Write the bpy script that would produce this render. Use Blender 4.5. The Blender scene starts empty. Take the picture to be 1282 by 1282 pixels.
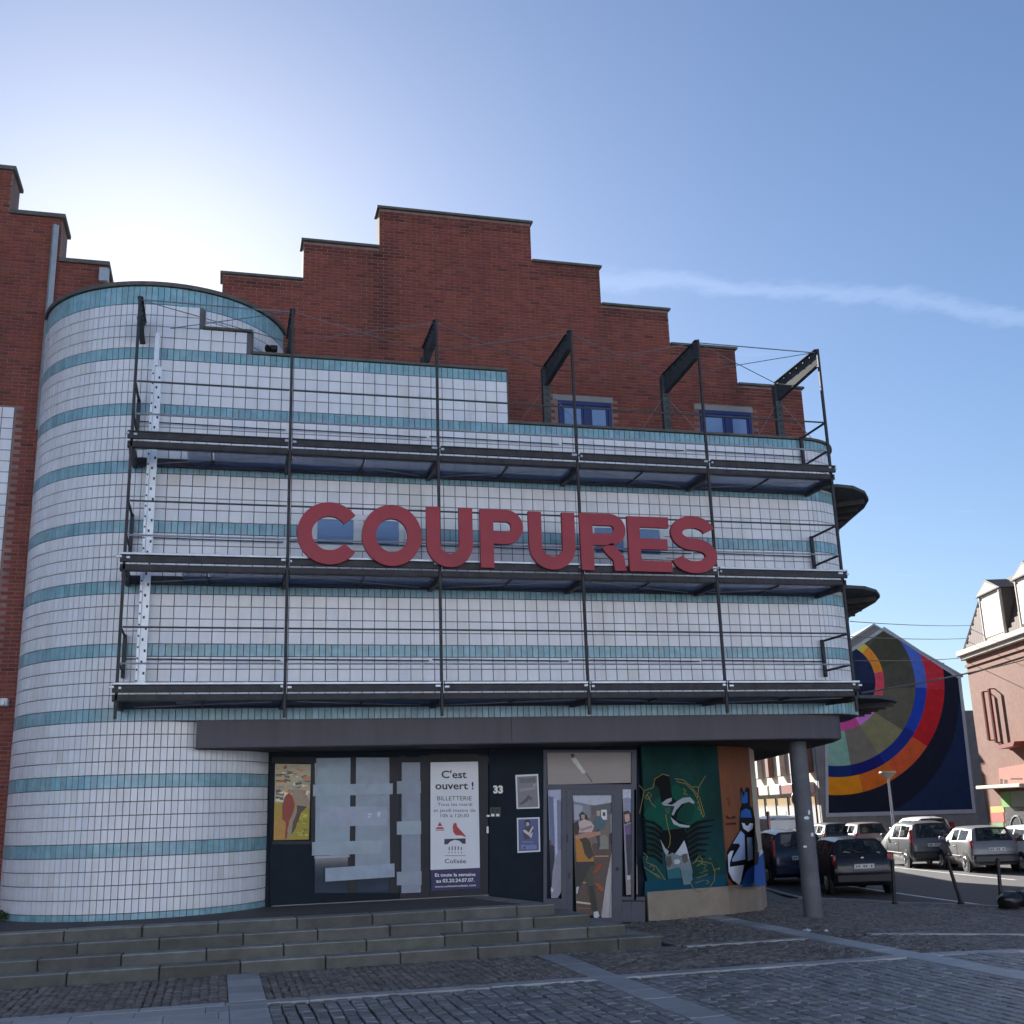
import bpy, bmesh, math, random
from mathutils import Vector, Matrix
random.seed(7)
R = math.radians
scene = bpy.context.scene
C = scene.collection

# ---------------------------------------------------------------- camera
F = 1400.0
CR = Vector((0.966527, -0.254563, -0.031081))
CU = Vector((0, 0, 0)); CF = Vector((0, 0, 0))
def cam_axes(yaw, pitch, roll):
    fw = Vector((math.sin(yaw)*math.cos(pitch), math.cos(yaw)*math.cos(pitch), math.sin(pitch)))
    r = Vector((math.cos(yaw), -math.sin(yaw), 0)); u = r.cross(fw)
    return (r*math.cos(roll)+u*math.sin(roll), u*math.cos(roll)-r*math.sin(roll), fw)
CR, CU, CF = cam_axes(0.257599, 0.261956, -0.032182)
CO = Vector((1.5387, -17.9946, 1.9893))
cd = bpy.data.cameras.new('camera'); cam = bpy.data.objects.new('camera', cd); C.objects.link(cam)
m = Matrix((CR, CU, -CF)).transposed().to_4x4(); m.translation = CO
cam.matrix_world = m
cd.sensor_width = 36; cd.lens = 36*F/1282; cd.clip_end = 3000; cd.clip_start = 0.1
scene.camera = cam

# ---------------------------------------------------------------- sky, sun, exposure
SUN_AZ, SUN_EL = R(-4.5), R(24.0)          # azimuth from +Y towards +X
sd = Vector((math.sin(SUN_AZ)*math.cos(SUN_EL), math.cos(SUN_AZ)*math.cos(SUN_EL), math.sin(SUN_EL)))
SKY_KNEE = 42.0; SKY_TINT = (0.90, 0.94, 1.02)
world = bpy.data.worlds.new('World'); scene.world = world; world.use_nodes = True
wt = world.node_tree; wn = wt.nodes; wl = wt.links
sky = wn.new('ShaderNodeTexSky'); sky.sky_type = 'NISHITA'; sky.sun_disc = False
sky.sun_elevation = SUN_EL; sky.sun_rotation = SUN_AZ
sky.air_density = 1.0; sky.dust_density = 0.45; sky.ozone_density = 2.5; sky.altitude = 30
bg = wn['Background']; bg.inputs['Strength'].default_value = 0.05
# thin cirrus, laid out by direction in the sky
tc = wn.new('ShaderNodeTexCoord')
sep = wn.new('ShaderNodeSeparateXYZ'); wl.new(tc.outputs['Generated'], sep.inputs[0])
mz = wn.new('ShaderNodeMath'); mz.operation = 'MAXIMUM'; mz.inputs[1].default_value = 0.05; wl.new(sep.outputs['Z'], mz.inputs[0])
dx = wn.new('ShaderNodeMath'); dx.operation = 'DIVIDE'; wl.new(sep.outputs['X'], dx.inputs[0]); wl.new(mz.outputs[0], dx.inputs[1])
dy = wn.new('ShaderNodeMath'); dy.operation = 'DIVIDE'; wl.new(sep.outputs['Y'], dy.inputs[0]); wl.new(mz.outputs[0], dy.inputs[1])
cv = wn.new('ShaderNodeCombineXYZ'); wl.new(dx.outputs[0], cv.inputs[0]); wl.new(dy.outputs[0], cv.inputs[1])
mp = wn.new('ShaderNodeMapping'); mp.inputs['Scale'].default_value = (0.55, 2.2, 1); mp.inputs['Location'].default_value = (0.3, 0.35, 0)
wl.new(cv.outputs[0], mp.inputs[0])
nz = wn.new('ShaderNodeTexNoise'); nz.inputs['Scale'].default_value = 1.1; nz.inputs['Detail'].default_value = 9; nz.inputs['Roughness'].default_value = 0.62
nz.inputs['Distortion'].default_value = 0.5
wl.new(mp.outputs[0], nz.inputs['Vector'])
cr = wn.new('ShaderNodeValToRGB'); cr.color_ramp.elements[0].position = 0.60; cr.color_ramp.elements[1].position = 0.95
cr.color_ramp.elements[1].color = (0.45, 0.45, 0.45, 1); wl.new(nz.outputs['Fac'], cr.inputs[0])
# one long streak: plane coordinate y/z about constant
ns = wn.new('ShaderNodeTexNoise'); ns.inputs['Scale'].default_value = 2.5; ns.inputs['Detail'].default_value = 8; ns.inputs['Roughness'].default_value = 0.65
wl.new(cv.outputs[0], ns.inputs['Vector'])
STREAK_A, STREAK_B, STREAK_W = 1.88, 0.0, 0.06
a1 = wn.new('ShaderNodeMath'); a1.operation = 'MULTIPLY_ADD'; a1.inputs[1].default_value = STREAK_B; a1.name = 'sa'
wl.new(dx.outputs[0], a1.inputs[0]); wl.new(dy.outputs[0], a1.inputs[2])
a2 = wn.new('ShaderNodeMath'); a2.operation = 'MULTIPLY_ADD'; a2.inputs[1].default_value = 0.34; a2.inputs[2].default_value = -0.17
wl.new(ns.outputs['Fac'], a2.inputs[0])
a3 = wn.new('ShaderNodeMath'); a3.operation = 'ADD'; wl.new(a1.outputs[0], a3.inputs[0]); wl.new(a2.outputs[0], a3.inputs[1])
a4 = wn.new('ShaderNodeMath'); a4.operation = 'SUBTRACT'; a4.inputs[1].default_value = STREAK_A; a4.name = 'sc'; wl.new(a3.outputs[0], a4.inputs[0])
a5 = wn.new('ShaderNodeMath'); a5.operation = 'ABSOLUTE'; wl.new(a4.outputs[0], a5.inputs[0])
a6 = wn.new('ShaderNodeMapRange'); a6.inputs['From Min'].default_value = STREAK_W; a6.inputs['From Max'].default_value = 0.0
a6.inputs['To Max'].default_value = 0.20; a6.interpolation_type = 'SMOOTHSTEP'; wl.new(a5.outputs[0], a6.inputs['Value'])
a7 = wn.new('ShaderNodeMapRange'); a7.inputs['From Min'].default_value = 0.35; a7.inputs['From Max'].default_value = 0.8; a7.interpolation_type = 'SMOOTHSTEP'
wl.new(dx.outputs[0], a7.inputs['Value'])
a8 = wn.new('ShaderNodeMath'); a8.operation = 'MULTIPLY'; wl.new(a6.outputs[0], a8.inputs[0]); wl.new(a7.outputs[0], a8.inputs[1])
mxm = wn.new('ShaderNodeMath'); mxm.operation = 'MAXIMUM'; wl.new(cr.outputs[0], mxm.inputs[0]); wl.new(a8.outputs[0], mxm.inputs[1])
# the sky's own brightness range, compressed evenly all over (soft shoulder)
bw = wn.new('ShaderNodeRGBToBW'); wl.new(sky.outputs[0], bw.inputs[0])
k1 = wn.new('ShaderNodeMath'); k1.operation = 'MULTIPLY_ADD'; k1.inputs[1].default_value = 1/SKY_KNEE; k1.inputs[2].default_value = 1.0; wl.new(bw.outputs[0], k1.inputs[0])
k2 = wn.new('ShaderNodeVectorMath'); k2.operation = 'DIVIDE'; wl.new(sky.outputs[0], k2.inputs[0]); wl.new(k1.outputs[0], k2.inputs[1])
k3 = wn.new('ShaderNodeVectorMath'); k3.operation = 'MULTIPLY'; k3.inputs[1].default_value = SKY_TINT; wl.new(k2.outputs[0], k3.inputs[0])
cb = wn.new('ShaderNodeMixRGB'); cb.blend_type = 'ADD'; cb.inputs['Color2'].default_value = (3.2, 3.4, 3.8, 1)
wl.new(mxm.outputs[0], cb.inputs['Fac']); wl.new(k3.outputs[0], cb.inputs['Color1'])
wl.new(cb.outputs[0], bg.inputs['Color'])
sl = bpy.data.lights.new('sun', 'SUN'); sl.energy = 5.0; sl.angle = R(0.5); sl.color = (1.0, 0.95, 0.88)
so = bpy.data.objects.new('sun', sl); C.objects.link(so)
so.rotation_euler = sd.to_track_quat('Z', 'Y').to_euler()
scene.view_settings.view_transform = 'Standard'; scene.view_settings.look = 'None'
scene.view_settings.exposure = 1.6; scene.view_settings.gamma = 1.0
scene.render.engine = 'CYCLES'

# ---------------------------------------------------------------- photo pixel -> place
def ray(px, py): return CF + CR*((px-641)/F) - CU*((py-641)/F)
def atY(px, py, Y):
    d = ray(px, py); return CO + d*((Y-CO.y)/d.y)
def atZ(px, py, Z):
    d = ray(px, py); return CO + d*((Z-CO.z)/d.z)
class Wall:
    """vertical wall through (x0,y0) heading along unit (dx,dy); normal points to the viewer's side"""
    def __init__(s, x0, y0, x1, y1):
        s.p = Vector((x0, y0, 0)); s.d = Vector((x1-x0, y1-y0, 0)); s.len = s.d.length; s.d.normalize()
        s.n = Vector((s.d.y, -s.d.x, 0))
    def px(s, x, y, off=0.0):
        d = ray(x, y); p = s.p + s.n*off
        return CO + d*((p-CO).dot(s.n)/d.dot(s.n))
    def at(s, u, z, off=0.0): return s.p + s.d*u + s.n*off + Vector((0, 0, z))

# ---------------------------------------------------------------- mesh helpers
class MB:
    def __init__(s): s.v = []; s.f = []; s.c = []; s.smooth = False
    def add(s, vs, fs, col=None):
        o = len(s.v); s.v += [tuple(v) for v in vs]
        for f in fs: s.f.append(tuple(i+o for i in f)); s.c.append(col)
    def quad(s, a, b, c, d, col=None): s.add((a, b, c, d), ((0, 1, 2, 3),), col)
    def box(s, x0, x1, y0, y1, z0, z1, col=None, M=None):
        vs = [Vector((x, y, z)) for z in (z0, z1) for y in (y0, y1) for x in (x0, x1)]
        if M: vs = [M @ v for v in vs]
        s.add(vs, ((0, 2, 3, 1), (4, 5, 7, 6), (0, 1, 5, 4), (2, 6, 7, 3), (0, 4, 6, 2), (1, 3, 7, 5)), col)
    def cbox(s, x0, x1, y0, y1, z0, z1, b=0.01, col=None, M=None):
        """box with chamfered edges"""
        if b*2.2 > min(abs(x1-x0), abs(y1-y0), abs(z1-z0)): b = min(abs(x1-x0), abs(y1-y0), abs(z1-z0))/2.5
        bm = bmesh.new(); bmesh.ops.create_cube(bm, size=1)
        for v in bm.verts:
            v.co = Vector(((x0+x1)/2+v.co.x*(x1-x0), (y0+y1)/2+v.co.y*(y1-y0), (z0+z1)/2+v.co.z*(z1-z0)))
        bmesh.ops.bevel(bm, geom=bm.edges[:], offset=b, segments=1, affect='EDGES')
        bm.verts.index_update()
        s.add([(M @ v.co) if M else v.co.copy() for v in bm.verts], [tuple(v.index for v in f.verts) for f in bm.faces], col); bm.free()
    def prism(s, pts, z0, z1, col=None):
        n = len(pts)
        a = sum(pts[i][0]*pts[(i+1) % n][1]-pts[(i+1) % n][0]*pts[i][1] for i in range(n))
        if a < 0: pts = pts[::-1]
        vs = [(p[0], p[1], z0) for p in pts]+[(p[0], p[1], z1) for p in pts]
        fs = [tuple(range(n))[::-1], tuple(range(n, 2*n))]+[(i, (i+1) % n, n+(i+1) % n, n+i) for i in range(n)]
        s.add(vs, fs, col)
    def bar(s, a, b, w, h=None, col=None):
        """rectangular bar from a to b"""
        a = Vector(a); b = Vector(b); h = h or w; d = (b-a); L = d.length
        if L < 1e-6: return
        q = d.to_track_quat('X', 'Z').to_matrix().to_4x4(); q.translation = a
        s.box(0, L, -w/2, w/2, -h/2, h/2, col, q)
    def tube(s, a, b, r, r2=None, n=8, col=None, cap=True):
        a = Vector(a); b = Vector(b); r2 = r if r2 is None else r2
        d = b-a; q = d.to_track_quat('Z', 'Y').to_matrix()
        vs = []
        for p, rr in ((a, r), (b, r2)):
            for i in range(n):
                t = 2*math.pi*i/n; vs.append(p+q @ Vector((rr*math.cos(t), rr*math.sin(t), 0)))
        fs = [(i, (i+1) % n, n+(i+1) % n, n+i) for i in range(n)]
        if cap: fs += [tuple(range(n))[::-1], tuple(range(n, 2*n))]
        s.add(vs, fs, col)
    def slab(s, pts, n, t, col=None):
        """polygon pts extruded backwards (against n) by t; front face at pts"""
        k = len(pts); pts = [Vector(p) for p in pts]; n = Vector(n)
        nn = Vector((0, 0, 0))
        for i in range(k): nn += pts[i].cross(pts[(i+1) % k])
        if nn.dot(n) < 0: pts = pts[::-1]
        vs = pts+[p-n*t for p in pts]
        fs = [tuple(range(k)), tuple(range(k, 2*k))[::-1]]+[(i, k+i, k+(i+1) % k, (i+1) % k) for i in range(k)]
        s.add(vs, fs, col)
    def mesh(s, name):
        me = bpy.data.meshes.new(name); me.from_pydata(s.v, [], s.f)
        if any(c is not None for c in s.c):
            at = me.color_attributes.new('Col', 'FLOAT_COLOR', 'CORNER')
            dat = []
            for poly, c in zip(me.polygons, s.c):
                c = c or (1, 1, 1)
                dat += [c[0], c[1], c[2], 1.0]*poly.loop_total
            at.data.foreach_set('color', dat)
        me.update(); return me
def link(name, me, mat, parent=None, smooth=False):
    o = bpy.data.objects.new(name, me); C.objects.link(o)
    if mat and not me.materials: me.materials.append(mat)
    if smooth:
        for p in me.polygons: p.use_smooth = True
        try: me.set_sharp_from_angle(angle=R(38))
        except Exception: pass
    if parent:
        o.parent = parent
        if parent.parent is None and parent.type == 'EMPTY' and not parent.get('_local'):
            o.matrix_parent_inverse = Matrix.Translation(-parent.location)
    return o
def obj(name, mb, mat, parent=None, smooth=False): return link(name, mb.mesh(name), mat, parent, smooth)
def thing(name, label, cat, loc=(0, 0, 0), group=None):
    o = bpy.data.objects.new(name, None); C.objects.link(o); o.location = loc; o.empty_display_size = 0.2
    tag(o, label, cat, group); return o
def tag(o, label, cat, group=None):
    o['label'] = label; o['category'] = cat
    if group: o['group'] = group
    return o
def structure(o): o['kind'] = 'structure'; return o
def stuff(o): o['kind'] = 'stuff'; return o

# ---------------------------------------------------------------- materials
def srgb(r, g, b):
    f = lambda c: ((c/255)/12.92 if c/255 <= 0.04045 else ((c/255+0.055)/1.055)**2.4)
    return (f(r), f(g), f(b))
MATS = {}
def mat(name, col, rough=0.6, metal=0.0, var=0.12, scale=3.0, bump=0.0, bscale=40.0, attr=False, spec=0.5, dirt=None, dscale=0.7, damt=0.5, stretch=None, coat=0.0):
    if name in MATS: return MATS[name]
    mt = bpy.data.materials.new(name); mt.use_nodes = True
    t = mt.node_tree; n = t.nodes; l = t.links; b = n['Principled BSDF']
    b.inputs['Roughness'].default_value = rough; b.inputs['Metallic'].default_value = metal
    b.inputs['Specular IOR Level'].default_value = spec; b.inputs['Coat Weight'].default_value = coat
    geo = n.new('ShaderNodeNewGeometry')
    src = geo.outputs['Position']
    if stretch:
        mpp = n.new('ShaderNodeMapping'); mpp.inputs['Scale'].default_value = stretch; l.new(src, mpp.inputs[0]); src = mpp.outputs[0]
    nz = n.new('ShaderNodeTexNoise'); nz.inputs['Scale'].default_value = scale; nz.inputs['Detail'].default_value = 6; nz.inputs['Roughness'].default_value = 0.6
    l.new(src, nz.inputs['Vector'])
    mr = n.new('ShaderNodeMapRange'); mr.inputs['From Min'].default_value = 0.25; mr.inputs['From Max'].default_value = 0.75
    mr.inputs['To Min'].default_value = 1-var; mr.inputs['To Max'].default_value = 1+var; l.new(nz.outputs['Fac'], mr.inputs['Value'])
    mul = n.new('ShaderNodeMixRGB'); mul.blend_type = 'MULTIPLY'; mul.inputs['Fac'].default_value = 1
    mul.inputs['Color1'].default_value = (*col, 1); l.new(mr.outputs[0], mul.inputs['Color2'])
    out = mul.outputs[0]
    if attr:
        at = n.new('ShaderNodeAttribute'); at.attribute_name = 'Col'
        m2 = n.new('ShaderNodeMixRGB'); m2.blend_type = 'MULTIPLY'; m2.inputs['Fac'].default_value = 1
        l.new(out, m2.inputs['Color1']); l.new(at.outputs['Color'], m2.inputs['Color2']); out = m2.outputs[0]
    if dirt:
        nd = n.new('ShaderNodeTexNoise'); nd.inputs['Scale'].default_value = dscale; nd.inputs['Detail'].default_value = 8; nd.inputs['Roughness'].default_value = 0.65
        l.new(src, nd.inputs['Vector'])
        rr = n.new('ShaderNodeMapRange'); rr.inputs['From Min'].default_value = 0.5; rr.inputs['From Max'].default_value = 0.78; rr.inputs['To Max'].default_value = damt
        l.new(nd.outputs['Fac'], rr.inputs['Value'])
        m3 = n.new('ShaderNodeMixRGB'); m3.inputs['Color2'].default_value = (*dirt, 1); l.new(rr.outputs[0], m3.inputs['Fac']); l.new(out, m3.inputs['Color1']); out = m3.outputs[0]
    l.new(out, b.inputs['Base Color'])
    if bump:
        nb = n.new('ShaderNodeTexNoise'); nb.inputs['Scale'].default_value = bscale; nb.inputs['Detail'].default_value = 5
        l.new(geo.outputs['Position'], nb.inputs['Vector'])
        bp = n.new('ShaderNodeBump'); bp.inputs['Strength'].default_value = bump; bp.inputs['Distance'].default_value = 0.01
        l.new(nb.outputs['Fac'], bp.inputs['Height']); l.new(bp.outputs[0], b.inputs['Normal'])
    MATS[name] = mt; return mt
def glass(name, col, rough=0.04, alpha=1.0):
    mt = mat(name, col, rough, 0, 0.1, 1.5, spec=0.8)
    if alpha < 1: mt.node_tree.nodes['Principled BSDF'].inputs['Alpha'].default_value = alpha
    return mt
M_tile = mat('glazed_white_tile', (0.70, 0.715, 0.775), 0.3, 0, 0.07, 5.0, 0.12, 9, dirt=(0.40, 0.36, 0.31), dscale=0.9, damt=0.42, stretch=(1.6, 1.6, 0.25), attr=True)
M_blue = mat('glazed_turquoise_tile', (0.22, 0.385, 0.455), 0.3, 0, 0.25, 6.0, 0.12, 9, attr=True)
M_grout = mat('dark_grout', (0.12, 0.11, 0.125), 0.9, 0, 0.3, 8)
M_brick = mat('red_brick', (0.20, 0.045, 0.031), 0.85, 0, 0.2, 9, 0.5, 60, attr=True, dirt=(0.055, 0.022, 0.02), dscale=0.55, damt=0.75, stretch=(1, 1, 0.4))
M_mortar = mat('brick_mortar', (0.215, 0.14, 0.13), 0.95, 0, 0.3, 6, dirt=(0.08, 0.045, 0.04), dscale=0.55, damt=0.9, stretch=(1, 1, 0.4))
M_coping = mat('weathered_coping', (0.10, 0.095, 0.088), 0.8, 0, 0.35, 5, 0.3, 30)
M_zinc = mat('grey_zinc', (0.36, 0.39, 0.43), 0.45, 0.4, 0.15, 6)
M_steel = mat('dark_painted_steel', (0.042, 0.040, 0.046), 0.6, 0.0, 0.4, 7, spec=0.25, dirt=(0.085, 0.07, 0.06), dscale=3, damt=0.4)
M_galv = mat('galvanised_steel', (0.42, 0.46, 0.52), 0.38, 0.55, 0.2, 8)
M_grey_steel = mat('weathered_grey_steel', (0.075, 0.085, 0.092), 0.75, 0.0, 0.3, 7, spec=0.1)
M_white_metal = mat('white_metal', (0.70, 0.74, 0.80), 0.4, 0.2, 0.1, 6)
M_cable = mat('steel_cable', (0.20, 0.20, 0.22), 0.45, 0.6)
M_fascia = mat('grey_painted_fascia', (0.078, 0.072, 0.092), 0.65, 0, 0.14, 1.5, 0.1, 20, dirt=(0.05, 0.046, 0.055), dscale=1.2, damt=0.6, stretch=(2.5, 2.5, 0.2))
M_soffit = mat('dark_soffit', (0.03, 0.029, 0.036), 0.8, 0, 0.15, 2)
M_letter = mat('red_sign_paint', (0.29, 0.014, 0.030), 0.5, 0, 0.14, 3, dirt=(0.16, 0.02, 0.03), dscale=2.5, damt=0.5)
M_navy = mat('dark_navy_cladding', (0.007, 0.014, 0.025), 0.6, 0, 0.25, 3, spec=0.15)
M_frame = mat('dark_grey_frame', (0.022, 0.021, 0.03), 0.55, 0.0, 0.15, 5, spec=0.3)
M_frame_lt = mat('violet_grey_frame', (0.055, 0.058, 0.088), 0.5, 0.0, 0.12, 5)
M_board = mat('pale_boarding', (0.33, 0.38, 0.46), 0.75, 0, 0.12, 4, 0.2, 30, attr=True, dirt=(0.20, 0.23, 0.27), dscale=3, damt=0.5)
M_stone = mat('step_stone', (0.118, 0.116, 0.114), 0.8, 0, 0.3, 4, 0.5, 45, attr=True, dirt=(0.05, 0.055, 0.04), dscale=1.6, damt=0.7)
M_tarmac = mat('dark_platform_paving', (0.07, 0.066, 0.068), 0.85, 0, 0.3, 5, 0.5, 50)
M_sett = mat('granite_sett', (0.185, 0.19, 0.197), 0.48, 0, 0.22, 7, 0.5, 45, attr=True)
M_cobble = mat('brown_cobble', (0.145, 0.134, 0.13), 0.65, 0, 0.3, 4, 0.4, 60, attr=True, dirt=(0.05, 0.055, 0.045), dscale=0.6, damt=0.6)
M_bed = mat('sett_joint_bed', (0.035, 0.033, 0.033), 0.95, 0, 0.3, 8)
M_slab = mat('bluestone_slab', (0.35, 0.36, 0.375), 0.5, 0, 0.16, 3, 0.3, 40, attr=True)
M_asphalt = mat('asphalt', (0.055, 0.054, 0.055), 0.75, 0, 0.25, 2.5, 0.5, 90)
M_pave = mat('street_pavement', (0.17, 0.165, 0.165), 0.8, 0, 0.15, 2, 0.3, 60)
M_line = mat('line_and_sun_paint', (0.62, 0.61, 0.58), 0.6, 0, 0.15, 6)
M_paint = mat('flat_print', (0.9, 0.9, 0.9), 0.5, 0, 0.14, 18, attr=True)
M_mural = mat('wall_paint', (1.15, 1.15, 1.15), 0.75, 0, 0.16, 2.5, 0.3, 20, attr=True, spec=0.25)
M_conc = mat('concrete', (0.26, 0.25, 0.24), 0.85, 0, 0.2, 2, 0.3, 30)
M_beige = mat('beige_plinth', (0.27, 0.22, 0.18), 0.8, 0, 0.2, 2.5, 0.3, 30, dirt=(0.12, 0.09, 0.06), dscale=1.5, damt=0.4)
M_orange = mat('orange_timber_panel', (0.22, 0.068, 0.024), 0.6, 0, 0.25, 4, 0.2, 30, stretch=(6, 6, 0.6))
M_pane = glass('window_pane', (0.03, 0.045, 0.075), 0.06)
M_bluepane = glass('blue_window_pane', (0.16, 0.25, 0.45), 0.08)
M_white = mat('white_frame_paint', (0.66, 0.68, 0.72), 0.45, 0, 0.08, 4)
M_ublue = mat('ultramarine_frame', (0.006, 0.02, 0.12), 0.45, 0, 0.1, 5)
M_post = mat('concrete_column_paint', (0.10, 0.105, 0.125), 0.7, 0, 0.15, 4, 0.3, 30, dirt=(0.30, 0.31, 0.34), dscale=3.0, damt=0.22)
M_red = mat('red_metal', (0.22, 0.03, 0.025), 0.5)
M_black = mat('black_plastic', (0.012, 0.012, 0.014), 0.5, 0, 0.3, 8)
M_hbrick = mat('pale_red_house_brick', (0.215, 0.098, 0.066), 0.85, 0, 0.22, 6, 0.4, 40, dirt=(0.30, 0.165, 0.12), dscale=0.7, damt=0.5)
M_hstone = mat('cream_stone', (0.56, 0.50, 0.42), 0.8, 0, 0.15, 3, 0.2, 20)
M_slate = mat('slate_roof', (0.055, 0.045, 0.045), 0.7, 0, 0.4, 9)
M_green = mat('shrub_leaf', (0.035, 0.085, 0.02), 0.6, 0, 0.4, 20)
def mesh_deck_mat():
    mt = mat('perforated_deck_sheet', (0.05, 0.11, 0.30), 0.4, 0.0, 0.2, 3)
    t = mt.node_tree; n = t.nodes; l = t.links; b = n['Principled BSDF']
    geo = n.new('ShaderNodeNewGeometry')
    v = n.new('ShaderNodeTexChecker'); v.inputs['Scale'].default_value = 34; l.new(geo.outputs['Position'], v.inputs['Vector'])
    mr = n.new('ShaderNodeMapRange'); mr.inputs['To Min'].default_value = 0.60; mr.inputs['To Max'].default_value = 0.36
    l.new(v.outputs['Fac'], mr.inputs['Value']); l.new(mr.outputs[0], b.inputs['Alpha']); return mt
M_deck = mesh_deck_mat()
# ================================================================ SETTING: ground
def rnd(a, b): return random.uniform(a, b)
def gz(x): return 0.0 if x < 11.5 else (-(x-11.5)*0.06 if x < 17 else -0.33)
ROAD = -0.43
b = MB(); b.quad((-700, -700, ROAD), (700, -700, ROAD), (700, 900, ROAD), (-700, 900, ROAD))
structure(obj('road', b, M_asphalt))
KERB = [(18.5, -60), (18.4, 0), (18.3, 3.5), (17.9, 5.2), (17.0, 6.5), (16.3, 7.6), (15.2, 7.9), (15.6, 9.5), (17.2, 15), (24.5, 40), (30, 60)]
b = MB()
b.prism([(-60, -60), (11.5, -60), (11.5, 10), (-60, 10)], -0.5, -0.035)
def bedpoly(pts):
    top = [(x, y, gz(x)-0.035) for x, y in pts]; k = len(pts)
    b.add(top+[(x, y, -0.5) for x, y in pts], [tuple(range(k))]+[(i, k+i, k+(i+1) % k, (i+1) % k) for i in range(k)])
bedpoly([(11.5, -60), (17, -60), (17, 6.5), (16.3, 7.6), (15.2, 7.9), (11.5, 10)])
bedpoly([(17, -60), (18.5, -60), (18.4, 0), (18.3, 3.5), (17.9, 5.2), (17, 6.5)])
plaza = structure(obj('plaza', b, M_bed))
b = MB()
for (x0, y0), (x1, y1) in zip(KERB[:-1], KERB[1:]):
    d = Vector((x1-x0, y1-y0, 0)); L = d.length; d.normalize(); nn = Vector((d.y, -d.x, 0))*0.16
    p = [Vector((x0, y0, gz(x0)+0.005)), Vector((x1, y1, gz(x1)+0.005))]
    b.add([p[0], p[1], p[1]+nn, p[0]+nn]+[q+Vector((0, 0, -0.3)) for q in (p[0], p[1], p[1]+nn, p[0]+nn)],
          ((0, 3, 2, 1), (2, 3, 7, 6), (0, 1, 5, 4), (1, 2, 6, 5), (3, 0, 4, 7)))
structure(obj('kerb', b, M_conc))
b = MB()
b.add([(11.5, 8, -0.30), (15.2, 7.9, -0.30), (15.6, 9.5, -0.30), (17.2, 15, -0.30), (24.5, 40, -0.30), (30, 60, -0.30), (20, 60, -0.3), (11.5, 20, -0.3)], [tuple(range(8))])
structure(obj('pavement', b, M_pave))

def grey(v, t=0.03): return (v*(1+rnd(-t, t)), v*(1+rnd(-t, t)), v*(1+rnd(-t, t)))
def sett_geo(mb, cx, cy, w, l, z, rot, col, jit=0.006, ch=0.010):
    M = Matrix.Translation((cx, cy, z)) @ Matrix.Rotation(rot, 4, 'Z')
    ring = []
    j = [(rnd(-jit, jit), rnd(-jit, jit)) for _ in range(4)]
    tz = [rnd(-0.003, 0.003) for _ in range(4)]
    c4 = ((-1, -1), (1, -1), (1, 1), (-1, 1))
    for k, (ins, zz) in enumerate(((0, -0.045), (0, -0.012), (ch, 0))):
        for i, (a, e) in enumerate(c4):
            ring.append(M @ Vector((a*(w/2-ins)+j[i][0], e*(l/2-ins)+j[i][1], zz+(tz[i] if k == 2 else 0))))
    fs = [(8, 9, 10, 11)]
    for k in (0, 4):
        for i in range(4): fs.append((k+i, k+(i+1) % 4, k+4+(i+1) % 4, k+4+i))
    mb.add(ring, fs, col)
VB = [(1.74, 2.16), (6.04, 6.42), (10.30, 10.70)]
HB = (-4.17, -3.92)
# slabs of the pale bands
slab_spots = []
for x0, x1 in VB:
    y = -12.0
    top = {0: -1.5, 1: -1.55, 2: 2.6}[VB.index((x0, x1))]
    while y < top-0.2:
        y1 = min(y+0.62, top)
        if not (y < HB[1] and y1 > HB[0]): slab_spots.append((x0, x1, y, y1))
        elif y < HB[0]-0.15: slab_spots.append((x0, x1, y, HB[0]))
        if y < HB[1] < y1 and y1-HB[1] > 0.12: slab_spots.append((x0, x1, HB[1], y1))
        y = y1
x = -9.0
while x < 18.2:
    x1 = x+rnd(0.9, 1.15); slab_spots.append((x, min(x1, 18.3), HB[0], HB[1])); x = x1
x = 8.3
while x < 18.0:
    x1 = x+rnd(0.9, 1.15)
    if not (x < 10.7 and x1 > 10.3): slab_spots.append((x, min(x1, 18.2), -1.62, -1.46))
    x = x1
y = HB[0]
for r in range(9):
    x = -9+rnd(0, .5)
    while x < 1.70:
        x1 = min(x+rnd(0.55, 0.8), 1.74)
        if x1-x > 0.1: slab_spots.append((x, x1, y-0.42, y))
        x = x1
    y -= 0.42
for x0, x1, y0, y1 in slab_spots:
    mb = MB(); g = 0.004; v = rnd(0.8, 1.12); zz = rnd(-0.003, 0.003)
    zs = lambda xx: gz(xx)+zz+0.004
    vs = [(x0+g, y0+g, zs(x0)), (x1-g, y0+g, zs(x1)), (x1-g, y1-g, zs(x1)), (x0+g, y1-g, zs(x0))]
    cb_ = 0.006
    vt = [(x0+g+cb_, y0+g+cb_, zs(x0)+0.004), (x1-g-cb_, y0+g+cb_, zs(x1)+0.004), (x1-g-cb_, y1-g-cb_, zs(x1)+0.004), (x0+g+cb_, y1-g-cb_, zs(x0)+0.004)]
    vb = [(a, c, e-0.05) for a, c, e in vs]
    mb.add(vb+vs+vt, [(8, 9, 10, 11)]+[(k+i, k+(i+1) % 4, k+4+(i+1) % 4, k+4+i) for k in (0, 4) for i in range(4)], (v, v, v*1.02))
    obj('paving_slab', mb, M_slab, plaza)
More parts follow.
